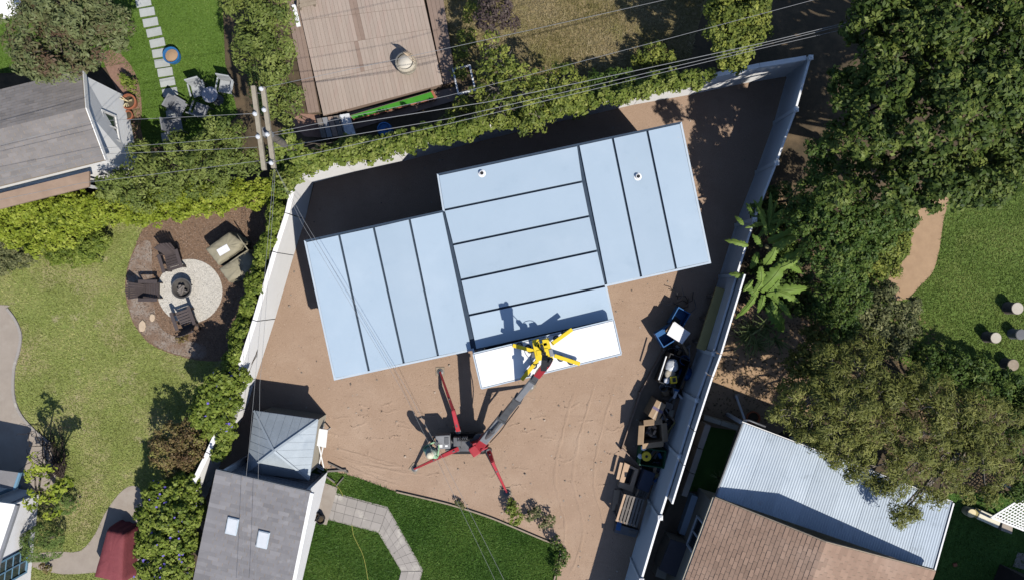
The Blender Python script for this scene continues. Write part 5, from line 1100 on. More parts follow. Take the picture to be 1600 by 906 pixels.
o = thing('wrapped_pallet', 'stack of striped boards under milky plastic wrap at the deck corner', 'board stack', P(525, 198)); q = [P(494, 186, .35), P(546, 178, .35), P(556, 210, .35), P(502, 216, .35)]
for i in range(6): mb = MB(); t0, t1 = i/6+.01, (i+1)/6-.01; mb.slab([q[0].lerp(q[1], t0)-o.location, q[0].lerp(q[1], t1)-o.location, q[3].lerp(q[2], t1)-o.location, q[3].lerp(q[2], t0)-o.location], .28); mb.build('board', (m_woodg, m_lsteel, m_deckd)[i % 3], o)
mb = MB(); n = 8; vs = []; fs = []
for i in range(n+1):
    for j in range(n+1): p = q[0].lerp(q[1], .72+.28*i/n).lerp(q[3].lerp(q[2], .72+.28*i/n), j/n)-o.location; vs.append(p+z*(.012+rnd.random()*.05))
for i in range(n):
    for j in range(n): a = i*(n+1)+j; fs.append((a, a+1, a+n+2, a+n+1))
mb.add(vs, fs); mb.build('plastic_wrap', m_plast, o, smooth=True)
o = thing('white_planter', 'white edged square planter bed right of the deck', 'planter', P(722, 128)); q = [P(706, 107, .3), P(735, 101, .3), P(744, 142, .3), P(715, 149, .3)]; qi = shrink(q, .06)
for i in range(4): mb = MB(); j = (i+1) % 4; mb.prism([q[i]-o.location, q[j]-o.location, qi[j]-o.location, qi[i]-o.location], .012, .3); mb.build('side', m_white, o)
mb = MB(); mb.prism([p-o.location for p in shrink(q, .061)], .012, .22); mb.build('soil', m_soil, o)
o = thing('bench', 'pale slatted bench at the top left corner of the deck', 'bench', P(482, 8, .3)); 
for i in range(3): mb = MB(); mb.beam(P(468, -2+i*6, .7)-o.location, P(494, -8+i*6, .7)-o.location, .12, .03); mb.build('slat', m_paper if i < 1 else m_wood, o)
for (x, y) in ((470, 10), (492, 4)): mb = MB(); p = P(x, y, .3)-o.location; mb.box((p.x, p.y, .18), (.06, .3, .36)); mb.build('leg', m_wood, o)
o = MB(); o.beam(P(459, 8, .22), P(467, 42, .22), .14, .06); tag(o.build('white_board', m_white), 'short white board lying on the deck step', 'board')
o = thing('blue_barrel', 'dark blue round barrel in the shade behind the vine hedge', 'barrel', P(605, 208)); mb = MB(); mb.lathe([(.2, .01), (.25, .15), (.26, .4), (.24, .6), (.2, .62), (.18, .58), (.01, .58)], (0, 0, 0), 22); mb.build('body', m_blue, o, smooth=False); mb = MB(); mb.lathe([(.05, .585), (.05, .61), (.01, .612)], (.09, 0, 0), 10); mb.build('bung', m_black, o)
# ------------------------------------------------------------------ right yard things
for i, (x, y, r, h, lb) in enumerate(((1574, 481, .21, .5, 'tall pale topped stump highest up the right lawn'), (1541, 526, .19, .5, 'pale topped stump left of the other stumps on the right lawn'), (1581, 521, .18, .45, 'grey hollow topped stump at the right edge of lawn'), (1570, 568, .20, .42, 'brown topped stump lowest on the right lawn'))):
    c = P(x, y); o = thing('tree_stump', lb, 'stump', c); mb = MB(); n = 18; prof = [(r*1.06, .007), (r, .08), (r*.97, h*.5), (r, h)]; mb.lathe(prof, (0, 0, 0), n); mb.build('trunk', m_stump if i != 2 else m_lsteel, o, smooth=False); mb = MB(); mb.lathe([(r*.96, h+.001), (r*.94, h+.012), (.01, h+.014)], (0, 0, 0), n); mb.build('top', (m_stumpt, m_stumpt, m_steel, m_wood)[i], o)
o = thing('planter_pot', 'orange terracotta pot beside the patio cover corner', 'pot', P(1172, 650)); mb = MB(); mb.lathe([(.14, .012), (.22, .3), (.24, .32), (.24, .38), (.2, .38), (.18, .3), (.01, .28)], (0, 0, 0), 22); mb.build('pot', mat('orange_clay', (.42, .13, .055), (.36, .11, .05), 5, .8), o); mb = MB(); mb.lathe([(.18, .3), (.03, .33)], (0, 0, 0), 14); mb.build('soil', m_soil, o)
o = thing('white_post', 'slanting white post leaning by the terracotta pot', 'post', P(1160, 650)); mb = MB(); mb.beam(P(1150, 618, .15)-o.location, P(1166, 662, 1.2)-o.location, .06, .06); mb.build('post', m_white, o); mb = MB(); p = P(1150, 618)-o.location; mb.box((p.x, p.y, .07), (.16, .16, .13)); mb.build('foot', m_conc, o)
mb = MB(); o = thing('stool', 'round cream pouf stool beside the shaded lawn', 'stool', P(1508, 796)); mb.lathe([(.14, .012), (.16, .1), (.16, .32), (.14, .38), (.01, .39)], (0, 0, 0), 22); mb.build('seat', m_cream, o, smooth=False); mb = MB(); mb.lathe([(.165, .30), (.168, .32), (.165, .34)], (0, 0, 0), 22, cap=False); mb.build('piping', m_stone, o)
o = thing('garden_bench', 'low cream cushioned bench between the pouf and grey box', 'bench', P(1538, 800)); a, b = P(1530, 803, .42), P(1563, 818, .42); mb = MB(); mb.beam(a-o.location-z*.05, b-o.location-z*.05, .34, .10); mb.build('cushion', mat('cream_pad', (.74, .70, .56), (.7, .66, .52), 5, .8), o, bevel=.03)
mb = MB(); mb.beam(P(1522, 799, .38)-o.location-z*.05, a-o.location-z*.07, .32, .08); mb.build('side_table', m_must, o)
for t in (.1, .9): p = a.lerp(b, t)-o.location; mb = MB(); mb.box((p.x, p.y, .165), (.08, .26, .31), -.4); mb.build('leg', m_wood, o)
carton('grey concrete box at the end of the cream bench', [(1567, 815), (1583, 822), (1581, 834), (1564, 828)], .45, m_conc, False, name='concrete_box')
o = thing('lattice_screen', 'white diagonal lattice panel lying over the planting at right edge', 'lattice', P(1575, 800)); q = [P(1549, 808, 1.0), P(1606, 772, 1.25), P(1640, 806, 1.2), P(1600, 828, 1.0)]
for i in range(4): mb = MB(); j = (i+1) % 4; mb.beam(q[i]-o.location, q[j]-o.location, .06, .035); mb.build('frame', m_white, o)
for i in range(1, 11):
    t = i/11; mb = MB(); mb.beam(q[0].lerp(q[1], t)-o.location+z*.012, q[3].lerp(q[2], t)-o.location+z*.012, .035, .012); mb.build('slat', m_white, o)
    mb = MB(); mb.beam(q[0].lerp(q[3], t)-o.location-z*.002, q[1].lerp(q[2], t)-o.location-z*.002, .035, .012); mb.build('slat', m_white, o)
for p in q: mb = MB(); c = p-o.location; mb.beam((c.x, c.y, .01), (c.x, c.y, c.z-.02), .06, .06); mb.build('post', m_white, o)
mb = MB(); mb.box((0, 0, .04), (.13, .11, .08), .3); o = mb.build('brick', m_terra, bevel=.012); o.location = P(1491, 881); o['kind'] = 'x'; del o['kind']; tag(o, 'small reddish block lying on the shaded lawn', 'block')
# ------------------------------------------------------------------ trees and plants
def gridblobs(pts, r, z0, jz=.5, tb=.1): return [(x+rnd.uniform(-6, 6), y+rnd.uniform(-6, 6), r*rnd.uniform(.65, 1.35), z0+rnd.uniform(-jz, jz), rnd.uniform(-tb, tb)) for x, y in pts]
tree('spreading_tree', 'broad grey green tree with reddish tinge over the garage', 'tree', [(60, 42, 46, 4.3, .05), (120, 28, 50, 4.5, .1), (92, 78, 42, 4.6, -.28), (148, 62, 42, 4.2, .1), (52, 92, 30, 4.0, .0), (102, 108, 28, 3.9, .0), (170, 36, 30, 4.0, .12), (78, 4, 44, 4.2, -.1), (140, -8, 44, 4.2, .1), (32, 68, 22, 3.9), (72, 112, 20, 3.8), (126, 92, 26, 4.0, -.1), (186, 62, 15, 3.8, .1)], L_tl, m_bark, (.13, .055), .75, 0.22, 44, trunk=(150, 100), tr=.15, twigs=3)
for i, (lb, bl, tk) in enumerate((('tall yellow green conifer at the top edge left of the deck', [(395, -14, 38, 4.3), (425, 8, 34, 4.4), (372, 14, 24, 4.0), (406, 30, 30, 4.5), (438, 30, 18, 4.1), (375, -10, 22, 4)], (420, 20)), ('tall yellow green conifer in the middle of the deckside row', [(402, 66, 32, 4.3), (430, 72, 28, 4.4), (388, 92, 26, 4.1), (420, 100, 32, 4.4), (447, 92, 18, 3.9), (384, 56, 17, 4)], (440, 105)), ('tall yellow green conifer next to the utility pole', [(437, 132, 28, 3.9), (456, 150, 18, 3.7), (432, 164, 26, 3.9), (452, 178, 17, 3.5), (412, 134, 17, 3.9)], (462, 170)))):
    tree('conifer', lb, 'tree', bl, L_podo, m_bark, (.11, .05), .62, 0.26, 80, trunk=tk, tr=.1, group='conifers beside the deck', zsq=1.1, low=-.5)
for i, (lb, bl, tk) in enumerate((('clumpy yellow green tree left of the pole top', [(350, 200, 18, 3.9), (338, 222, 26, 3.6), (364, 240, 26, 3.4), (375, 214, 17, 3.6), (392, 252, 24, 3.1), (350, 262, 26, 3.2)], (370, 240)), ('clumpy yellow green tree between garage and pole', [(290, 236, 28, 2.8), (318, 252, 28, 3.0), (270, 262, 28, 2.7), (302, 280, 26, 2.6), (332, 285, 22, 2.6)], (310, 262)), ('clumpy yellow green tree touching the garage lean-to', [(224, 252, 24, 2.0), (210, 274, 24, 2.1), (240, 276, 26, 2.2), (187, 288, 24, 2.2), (168, 300, 16, 2.1), (222, 302, 26, 2.1), (258, 298, 22, 2.1), (226, 232, 11, 1.9)], (235, 275)))):
    tree('clumpy_tree', lb, 'tree', bl, L_podo, m_bark, (.11, .05), .62, 0.24, 70, trunk=tk, tr=.09, group='clumpy trees above the bright hedge', zsq=1, low=-.4)
hb = along([(-20, 350), (60, 346), (130, 338), (200, 332)], 16, 24, 1.1, .2, 9)+along([(-20, 372), (60, 374), (120, 360), (150, 350)], 18, 20, .8, .2, 8)+along([(200, 332), (290, 318), (370, 304), (440, 290)], 13, 21, 1.1, .2, 8)+along([(-20, 330), (80, 325), (160, 318)], 16, 20, 1.3, .2, 6)
tree('bright_hedge', 'long bright yellow green hedge above the left lawn', 'hedge', hb, L_hedge, m_bark, (.09, .06), 1.0, 0.13, 22, trunk=(220, 330), tr=.05, crown='foliage', stem='stems', shell=(.6, 1.05))
tree('low_bush', 'dark green low bush in front of the bright hedge', 'bush', [(110, 392, 22, .5), (140, 385, 24, .5), (90, 398, 17, .4), (155, 376, 16, .5), (128, 398, 16, .35)], L_flow, m_bark, (.07, .045), 1.2, 0.1, 22, tr=.04, crown='foliage', stem='stems', up=.8)
tree('low_bush', 'grey green low bush at the left end of the bright hedge', 'bush', [(10, 390, 22, .45), (30, 402, 18, .4), (-5, 410, 20, .4), (52, 398, 12, .3)], L_grey, m_bark, (.07, .04), 1.2, 0.1, 20, tr=.03, crown='foliage', stem='stems')
vb = along([(436, 290), (470, 262), (520, 245), (580, 232), (640, 220)], 10, 16, 1.95, .25, 5)+along([(640, 222), (700, 208), (780, 188), (850, 178)], 10, 15, 2.0, .3, 5)+along([(430, 272), (470, 250), (520, 236), (600, 222)], 14, 13, 1.0, .25, 5)+[(441, 224, 15, 3.9), (456, 234, 16, 3.4), (470, 242, 15, 2.9), (484, 250, 15, 2.5), (448, 214, 11, 3.6), (436, 240, 13, 3.5), (470, 228, 11, 2.8)]
tree('wall_vine', 'leafy vine hedge along the white wall below the deck', 'vine', vb, L_vine, m_bark, (.10, .075), 1.0, 0.13, 18, trunk=(560, 246), tr=.04, crown='foliage', stem='stems', shell=(.5, 1.1))
vb = along([(850, 176), (920, 160), (990, 146), (1060, 130), (1110, 118)], 10, 12, 1.9, .3, 4)+along([(880, 160), (960, 142), (1060, 122)], 13, 12, 1.6, .25, 4)
tree('wall_vine', 'leafy vine hedge along the white wall above the right wing', 'vine', vb, L_vine, m_bark, (.10, .075), 1.0, 0.13, 18, trunk=(980, 148), tr=.04, crown='foliage', stem='stems', shell=(.5, 1.1))
vb = along([(436, 318), (427, 350), (410, 400), (396, 450), (380, 500), (364, 560), (352, 600)], 7, 11, 1.6, .3, 3, .35)+along([(362, 660), (352, 690), (338, 720)], 7, 11, 1.7, .25, 3, .2)+along([(428, 362), (408, 430), (386, 500)], 14, 8, .7, .3, 3, .3)
tree('wall_vine', 'green vine strip climbing the left side of the sunlit white wall', 'vine', vb, L_flow, m_bark, (.09, .065), 1.4, 0.1, 16, trunk=(424, 460), tr=.03, crown='foliage', stem='stems', shell=(.4, 1.1))
vb = [(352, 598, 20, 2.1), (336, 622, 26, 2.3), (360, 630, 18, 2.1), (320, 648, 20, 2.1), (345, 652, 20, 2.2), (352, 672, 15, 1.9), (370, 604, 13, 1.9), (382, 588, 10, 1.8), (332, 676, 13, 1.6), (325, 625, 20, 1.6), (312, 640, 16, 1.9), (345, 600, 20, 2.3)]
mg = tree('wall_vine', 'bushy morning glory heaped over the wall above the brown shrub', 'vine', vb, L_flow, m_bark, (.10, .08), 1.4, 0.13, 20, tr=.05, crown='foliage', stem='stems')
br = tree('brown_shrub', 'large half dry brown shrub beside the left lawn', 'shrub', [(270, 682, 26, 1.5, -.1), (300, 676, 24, 1.5), (262, 708, 24, 1.4, .1), (292, 706, 26, 1.6, -.1), (318, 690, 15, 1.3), (270, 735, 20, 1.2, .25), (302, 726, 15, 1.3, .1), (250, 694, 15, 1.2)], L_brown, m_bark, (.08, .045), 1.0, 0.16, 30, tr=.07, twigs=2, crown='foliage', stem='stems')
fl = tree('flowering_vine', 'dense flowering vine mass with small violet flowers at the bottom', 'vine', [(255, 775, 26, 1.7), (290, 765, 24, 1.7), (245, 810, 26, 1.6), (280, 805, 30, 1.9), (300, 800, 18, 1.6), (238, 845, 26, 1.5), (272, 845, 32, 1.9), (295, 845, 18, 1.6), (240, 885, 26, 1.5), (275, 888, 32, 1.8), (250, 925, 30, 1.7), (226, 800, 12, 1.2)], L_flow, m_bark, (.10, .08), 1.4, 0.13, 20, tr=.06, crown='foliage', stem='stems')
def flowers(parent, blobs, n, m, r=.035):
    C, D, T = cloud(blobs, 40, .05, 2, shell=(1.0, 1.12)); k = rng.choice(len(C), min(n, len(C)), replace=False); mb = MB(); o = parent.location
    for i in k:
        c = Vector(C[i])-o; d = Vector(D[i])+Vector((0, 0, .8)); u, v = tube_frame(d); s = r*rnd.uniform(.7, 1.3); mb.add([c]+[c+(u*math.cos(a)+v*math.sin(a))*s+d.normalized()*s*.3 for a in np.linspace(0, 2*math.pi, 6, endpoint=False)], [(0, 1+j, 1+(j+1) % 6) for j in range(6)])
    mb.build('blossoms', m, parent, kind='stuff')
m_viol = mat('violet_petal', (.13, .10, .42), (.18, .13, .5), 5, .6)
flowers(fl, [(272, 845, 32, 1.9), (245, 810, 26, 1.6), (280, 805, 30, 1.9), (240, 885, 26, 1.5), (275, 888, 32, 1.8), (255, 775, 26, 1.7)], 110, m_viol); flowers(mg, vb, 40, m_viol)
# clipped round bushes, sparse tree and bare shrub by the white house
tree('round_bush', 'clipped round green bush beside the white house', 'bush', [(67, 846, 29, .6)], L_round, m_bark, (.04, .02), 1.6, 0.06, 14, tr=.05, crown='foliage', stem='stems', shell=(.95, 1.0), zsq=.95)
tree('round_bush', 'small clipped round bush under the sparse yellow tree', 'bush', [(104, 786, 17, .4)], L_round, m_bark, (.04, .02), 1.6, 0.06, 14, tr=.04, crown='foliage', stem='stems', shell=(.95, 1.0), zsq=.9)
tree('sparse_tree', 'sparse yellow leaved tree with bare branches beside the white house', 'tree', [(64, 722, 18, 2.5, .1), (50, 742, 10, 2.4), (84, 770, 18, 2.5), (66, 764, 18, 2.6, .1), (98, 758, 14, 2.4), (56, 786, 17, 2.4, .1), (84, 792, 17, 2.3, .1), (106, 752, 8, 2.3)], L_hedge, m_bark, (.13, .07), 0.35, 0.17, 16, trunk=(104, 764), tr=.09, twigs=7)
bt = thing('bare_shrub', 'leafless dark twiggy shrub at the lawn edge above the sparse tree', 'shrub', P(98, 745)); mb = MB()
for k in range(16):
    a = math.radians(rnd.uniform(80, 165)); L = rnd.uniform(.5, 2.1); p = Vector((0, 0, .02)); e = Vector((math.cos(a)*L*.7, math.sin(a)*L, rnd.uniform(.15, .6))); pts = limb(mb, p, e, .028, .008, 6, .35)
    for q in pts[2:]:
        for _ in range(2): d = Vector((rnd.gauss(0, .22), rnd.gauss(0, .22), rnd.uniform(0, .12))); limb(mb, q, q+d, .010, .004, 3, .3)
mb.build('branches', mat('dark_twig', (.030, .022, .018), (.05, .038, .03), 10, .95), bt, smooth=True)
# upper centre
tree('loose_tree', 'loose yellow green tree with visible twigs right of the deck', 'tree', [(765, 70, 18, 3.3, .15), (782, 100, 26, 3.2, .1), (760, 110, 16, 2.9), (800, 120, 26, 3.3), (775, 140, 26, 3.0), (812, 150, 28, 3.3), (835, 128, 20, 3.0, .1), (745, 150, 17, 2.6), (780, 170, 24, 2.9), (750, 185, 18, 2.5)], L_loose, m_barkp, (.12, .06), 0.55, 0.19, 22, trunk=(785, 150), tr=.1, twigs=5)
tree('loose_tree', 'darker leafy tree between loose tree and right wing, over the wall vine', 'tree', [(850, 150, 26, 3.2, -.1), (880, 125, 22, 3.0, .1), (885, 155, 26, 3.1, -.1), (840, 185, 24, 2.9, -.1), (815, 190, 18, 2.8, .1), (905, 135, 15, 2.6), (862, 110, 12, 2.8, .1)], L_loose, m_barkp, (.12, .06), 0.7, 0.18, 22, trunk=(855, 165), tr=.09, twigs=4)
tree('purple_shrub', 'dusky purple leaved shrub at the top right of the deck', 'shrub', [(780, 15, 24, 2.0), (760, 30, 18, 1.8), (795, 35, 16, 1.9), (770, 0, 20, 2)], L_purp, m_bark, (.08, .05), 1.0, 0.14, 18, tr=.06, twigs=3, crown='foliage', stem='stems')
tree('shrub', 'small green shrub on the dry lawn under the power lines', 'shrub', [(1018, 88, 20, .9), (1040, 96, 15, .8), (1000, 98, 13, .7), (1030, 76, 10, .7)], L_loose, m_bark, (.09, .05), 1.0, 0.13, 18, tr=.04, twigs=2, crown='foliage', stem='stems')
tree('leafy_tree', 'narrow bright green tree under the power lines above the wall', 'tree', [(1150, 8, 44, 3.8), (1172, 34, 32, 3.7), (1134, 42, 34, 3.9), (1158, 62, 32, 3.6), (1138, 86, 24, 3.2, .05), (1120, 20, 18, 3.5), (1150, -30, 40, 3.8), (1150, 102, 13, 2.8), (1182, 8, 24, 3.7)], L_loose, m_bark, (.11, .06), 1.1, 0.16, 26, trunk=(1140, 90), tr=.1, low=-.4)
for lb, bl in (('undergrowth bush below the loose tree behind the wall', [(720, 170, 18, 1.2), (740, 200, 15, 1.4), (700, 190, 14, 1.1)]), ('dark undergrowth bush left of the dry lawn shrub', [(930, 130, 18, 1.3), (955, 122, 15, 1.2), (975, 118, 14, 1.2), (905, 150, 15, 1.4)]), ('weedy shrub at the top right corner of the deck', [(728, 60, 15, .9), (720, 85, 12, .8), (735, 20, 15, 1.0), (718, 110, 12, .7)])):
    tree('undergrowth_bush', lb, 'bush', bl, L_dark if 'dark' in lb else L_loose, m_bark, (.10, .05), 0.9, 0.15, 18, tr=.04, twigs=3, crown='foliage', stem='stems')
# big laurel mass on the right
def hexpts(x0, x1, y0, y1, s, test): return [(x+(s/2 if (int((y-y0)/s) % 2) else 0), y) for y in np.arange(y0, y1, s) for x in np.arange(x0, x1, s) if test(x, y)]
lau = [('huge dark green laurel tree, crown nearest the fence corner', lambda x, y: x < 1420 and y < 215, (1400, 150), 6.3), ('huge dark green laurel tree at the upper right corner', lambda x, y: x >= 1420 and y < 215, (1480, 150), 6.6), ('huge dark green laurel tree above the curved dirt path', lambda x, y: x >= 1370 and y >= 215 and y < 330-(x-1450)*.25, (1450, 270), 5.6), ('huge dark green laurel tree above the banana plant', lambda x, y: x < 1370 and y >= 215 and x > 1290+max(0, (y-300))*.2 and y < 330, (1340, 290), 5.4)]
for lb, ts, tk, zz in lau:
    pts = hexpts(1305, 1640, -40, 330, 42, lambda x, y: ts(x, y) and x > 1308-(y-90)*.08)
    tree('laurel_tree', lb, 'tree', gridblobs(pts, 30, zz, .8, .12), L_laurel, m_bark, (.14, .075), 1.15, 0.17, 18, trunk=tk, tr=.2, group='laurel trees on the right', zsq=1.0, low=-.1)
# mixed shrubs below the laurels
sh = [('dark glossy shrub right of the banana plant', L_dark, [(1268, 345, 34, 3.9), (1298, 330, 36, 4.4), (1312, 370, 36, 4.2), (1282, 385, 30, 3.9), (1336, 345, 30, 4.2), (1300, 415, 30, 3.9)]),
      ('dark green shrub between laurel and curved path', L_dark, [(1355, 350, 30, 3.6), (1388, 340, 28, 3.3), (1345, 390, 30, 3.4), (1375, 372, 22, 2.0, .1), (1330, 430, 26, 3.0), (1412, 345, 18, 2.5)]),
      ('tall dark shrub between laurel and fence', L_dark, [(1250, 325, 24, 3.4), (1268, 300, 26, 3.8), (1282, 270, 24, 4.2), (1282, 235, 22, 4.4), (1240, 345, 16, 3.0)]),
      ('dark shrub below the banana leaves', L_dark, [(1296, 462, 28, 2.2), (1330, 470, 28, 2.2), (1312, 505, 26, 2.0), (1280, 490, 18, 1.6)]),
      ('grey green shrub at the lower end of the curved path', L_grey, [(1370, 480, 28, 1.3), (1405, 500, 26, 1.2), (1360, 515, 28, 1.4), (1395, 535, 24, 1.1), (1425, 480, 15, .8), (1340, 490, 22, 1.4), (1385, 455, 15, .9)]),
      ('low light green ground cover left of the curved path', L_loose, [(1380, 400, 22, .35), (1400, 385, 18, .35), (1365, 420, 18, .4), (1395, 420, 14, .3), (1410, 365, 12, .3)]),
      ('loose olive shrub over the sandy patch', L_olive, [(1250, 565, 22, 1.5), (1275, 550, 26, 1.6), (1258, 595, 24, 1.9), (1230, 608, 15, 1.6), (1288, 588, 26, 2.0), (1302, 535, 24, 1.7), (1268, 520, 15, 1.2)]),
      ('dark leafy shrub behind the banana stems', L_dark, [(1222, 385, 20, 1.3), (1240, 400, 22, 1.5), (1225, 430, 20, 1.2), (1250, 440, 20, 1.3), (1215, 360, 18, 1.3), (1240, 365, 20, 1.6), (1200, 470, 16, .9), (1235, 470, 18, 1.0), (1185, 420, 14, 1.0), (1255, 475, 18, 1.2)]),
      ('weedy dark shrub at the fence above the banana plant', L_dark, [(1205, 325, 16, 1.4), (1220, 300, 16, 1.5), (1190, 345, 12, 1.2), (1180, 330, 10, 1.5), (1232, 330, 16, 1.6)]),
      ('dark shrub row along the lower edge of the right lawn', L_dark, [(1450, 560, 22, 1.0), (1490, 570, 26, 1.2), (1530, 585, 26, 1.2), (1570, 605, 28, 1.3), (1440, 590, 24, 1.3), (1600, 625, 30, 1.4)]),
      ('shaded shrub at the right edge below the olive tree', L_dark, [(1590, 690, 28, 1.6), (1600, 740, 28, 1.6), (1585, 770, 15, 1.1), (1605, 650, 26, 1.7)])]
for lb, mm, bl in sh: tree('shrub', lb, 'shrub', bl, mm, m_bark, (.10, .055), 1.2, 0.15, 22, tr=.05, twigs=2, crown='foliage', stem='stems', group='shrubs on the right')
ol = dict(leaf=(.13, .03), dens=.62, cr=.24, cn=72, shell=(.6, 1.22), tr=.13, twigs=3, zsq=.75)
tree('olive_tree', 'wide olive green feathery tree, left crown over the patio roof corner', 'tree', [(1235, 645, 24, 3.6), (1262, 622, 30, 3.9), (1290, 650, 34, 4.0), (1300, 605, 34, 4.1, -.1), (1340, 585, 36, 4.2, -.15), (1335, 630, 38, 4.3), (1375, 610, 38, 4.3, -.1), (1320, 680, 34, 4.0), (1360, 665, 36, 4.1), (1265, 672, 20, 3.6), (1300, 560, 26, 3.9, -.2), (1350, 545, 26, 3.8, -.2), (1340, 710, 26, 3.8), (1290, 706, 18, 3.5), (1235, 672, 13, 3.3), (1225, 625, 15, 3.3), (1275, 692, 12, 3.3), (1305, 722, 11, 3.3), (1330, 738, 10, 3.3), (1212, 645, 9, 3.1)], L_olive, m_barkp, trunk=(1300, 600), **ol)
tree('olive_tree', 'wide olive green feathery tree, right crown above the shaded lawn', 'tree', [(1415, 600, 34, 4.0, -.2), (1420, 640, 38, 4.2), (1460, 620, 36, 4.2, -.1), (1400, 680, 36, 4.1), (1445, 680, 38, 4.3), (1490, 650, 38, 4.3), (1530, 630, 34, 4.1, -.1), (1535, 670, 38, 4.2), (1490, 700, 38, 4.2), (1430, 725, 32, 3.9), (1390, 730, 28, 3.8), (1470, 745, 28, 3.8), (1525, 715, 34, 4.0), (1565, 690, 28, 3.9), (1560, 740, 24, 3.7), (1575, 650, 24, 3.8), (1395, 765, 20, 3.5), (1412, 792, 14, 3.2), (1345, 735, 14, 3.4), (1500, 770, 17, 3.5), (1545, 775, 14, 3.4), (1440, 770, 15, 3.4), (1375, 758, 12, 3.3), (1405, 806, 9, 3.1), (1425, 802, 8, 3.1), (1465, 778, 10, 3.3), (1360, 752, 9, 3.2)], L_olive, m_barkp, trunk=(1470, 650), **ol)
# banana plant: each big leaf a part
bn = thing('banana_plant', 'banana plant with broad ragged leaves leaning over the fence', 'banana plant', P(1192, 440))
def broad_leaf(o, a, b, wd, name='leaf', m=L_ban, droop=.15, rip=True, tint=.5, seg=22):
    a, b = Vector(a), Vector(b); d = b-a; s = Vector((-d.y, d.x, 0)).normalized(); s = (s+Vector((0, 0, rnd.uniform(-.25, .25)))).normalized(); L = d.length; mb = MB(); vs = []; fs = []
    for i in range(seg+1):
        t = i/seg; c = a.lerp(b, t)+Vector((0, 0, math.sin(t*math.pi)*L*droop-t*t*L*droop*.5)); w_ = wd*(math.sin(math.pi*min(1, t*.9+.09))**.6)*(1-.15*t)
        nl = rnd.uniform(.5, 1.0) if rip else 1; nr = rnd.uniform(.5, 1.0) if rip else 1
        vs += [c-s*w_*nl-Vector((0, 0, w_*.32)), c-s*w_*.5*nl-Vector((0, 0, w_*.05)), c-Vector((0, 0, .0)), c+s*w_*.5*nr-Vector((0, 0, w_*.05)), c+s*w_*nr-Vector((0, 0, w_*.32))]
    for i in range(seg):
        for k in range(4): fs.append((i*5+k, i*5+k+1, (i+1)*5+k+1, (i+1)*5+k))
    mb.add([v-o.location for v in vs], fs, tint)
    lo = mb.build(name, m, o, smooth=True); k = MB(); k.tube([Vector(vs[i*5+2])-o.location+Vector((0, 0, .006)) for i in range(0, seg+1, 2)], [.022-.0016*i for i in range(seg//2+1)], 5, tint=.95); k.build('midrib', L_ban, lo, smooth=True)
bc_ = lambda x, y: (1090+x/3.485, 300+y/3.485)
mb = MB(); st_ = [bn.location+Vector((.0, 0, -.02)), bn.location+Vector((.1, .1, 1.0)), P(1195, 432, 2.2)]; mb.tube([p-bn.location for p in st_], [.13, .11, .07], 10); q_ = P(1197, 385, 2.1); mb.tube([Vector((.15, .75, -.02)), Vector((.2, .8, 1.0)), q_-bn.location], [.12, .1, .06], 10); mb.build('stem', mat('banana_stem', (.20, .20, .09), (.14, .12, .07), 4, .8), bn, smooth=True)
for (x0, y0, x1, y1, w_, z0, z1, tt) in ((340, 540, 470, 390, .24, 2.2, 2.7, .55), (400, 440, 590, 298, .17, 2.4, 2.6, .6), (375, 550, 605, 520, .19, 2.2, 2.3, .6), (330, 540, 210, 690, .10, 2.2, 1.7, .5), (385, 272, 585, 195, .16, 2.3, 2.5, .55), (378, 240, 325, 75, .06, 2.3, 2.5, .6), (275, 292, 150, 262, .10, 2.2, 2.2, .7), (258, 458, 172, 445, .09, 2.2, 2.1, .7), (370, 400, 430, 300, .16, 2.4, 2.9, .7), (390, 470, 525, 320, .17, 2.3, 2.6, .4), (380, 620, 475, 760, .22, 2.0, 1.5, .05), (400, 560, 520, 690, .10, 2.1, 1.8, .4), (470, 385, 572, 442, .10, 2.3, 2.0, .5), (345, 510, 345, 405, .16, 2.3, 2.6, .65), (325, 570, 265, 500, .12, 2.2, 2.3, .3), (400, 250, 470, 100, .05, 2.2, 2.3, .5), (385, 190, 400, 70, .045, 2.1, 2.2, .5), (380, 545, 450, 470, .13, 2.2, 2.5, .5), (250, 180, 205, 130, .07, 2.1, 2.0, .5), (330, 330, 290, 420, .10, 2.2, 2.2, .3)):
    broad_leaf(bn, P(*bc_(x0, y0), z0), P(*bc_(x1, y1), z1), w_*1.4, tint=tt)
for (x0, y0, x1, y1, w_, z0, z1, tt) in ((300, 120, 265, 60, .08, 2.1, 2.0, .4), (320, 110, 355, 20, .07, 2.1, 2.0, .4), (410, 300, 560, 240, .13, 2.4, 2.5, .7), (360, 470, 300, 560, .12, 2.3, 2.2, .6), (430, 540, 560, 600, .12, 2.3, 2.1, .7), (360, 560, 330, 660, .12, 2.2, 2.0, .5), (440, 420, 560, 360, .13, 2.5, 2.6, .8), (300, 480, 250, 540, .09, 2.2, 2.2, .7), (405, 590, 430, 690, .10, 2.2, 1.9, .6), (350, 300, 300, 230, .10, 2.2, 2.3, .5), (420, 330, 500, 250, .12, 2.5, 2.7, .65)):
    broad_leaf(bn, P(*bc_(x0, y0), z0+.1), P(*bc_(x1, y1), z1+.1), w_*1.25, tint=tt)
b2 = thing('banana_plant', 'smaller banana plant with narrow upright leaves up along the fence', 'banana plant', P(1188, 352)); mb = MB(); mb.tube([(0, 0, -.02), (.03, .04, .8), P(1198, 348, 1.7)-b2.location], [.09, .08, .05], 9); mb.build('stem', MATS['banana_stem'], b2, smooth=True)
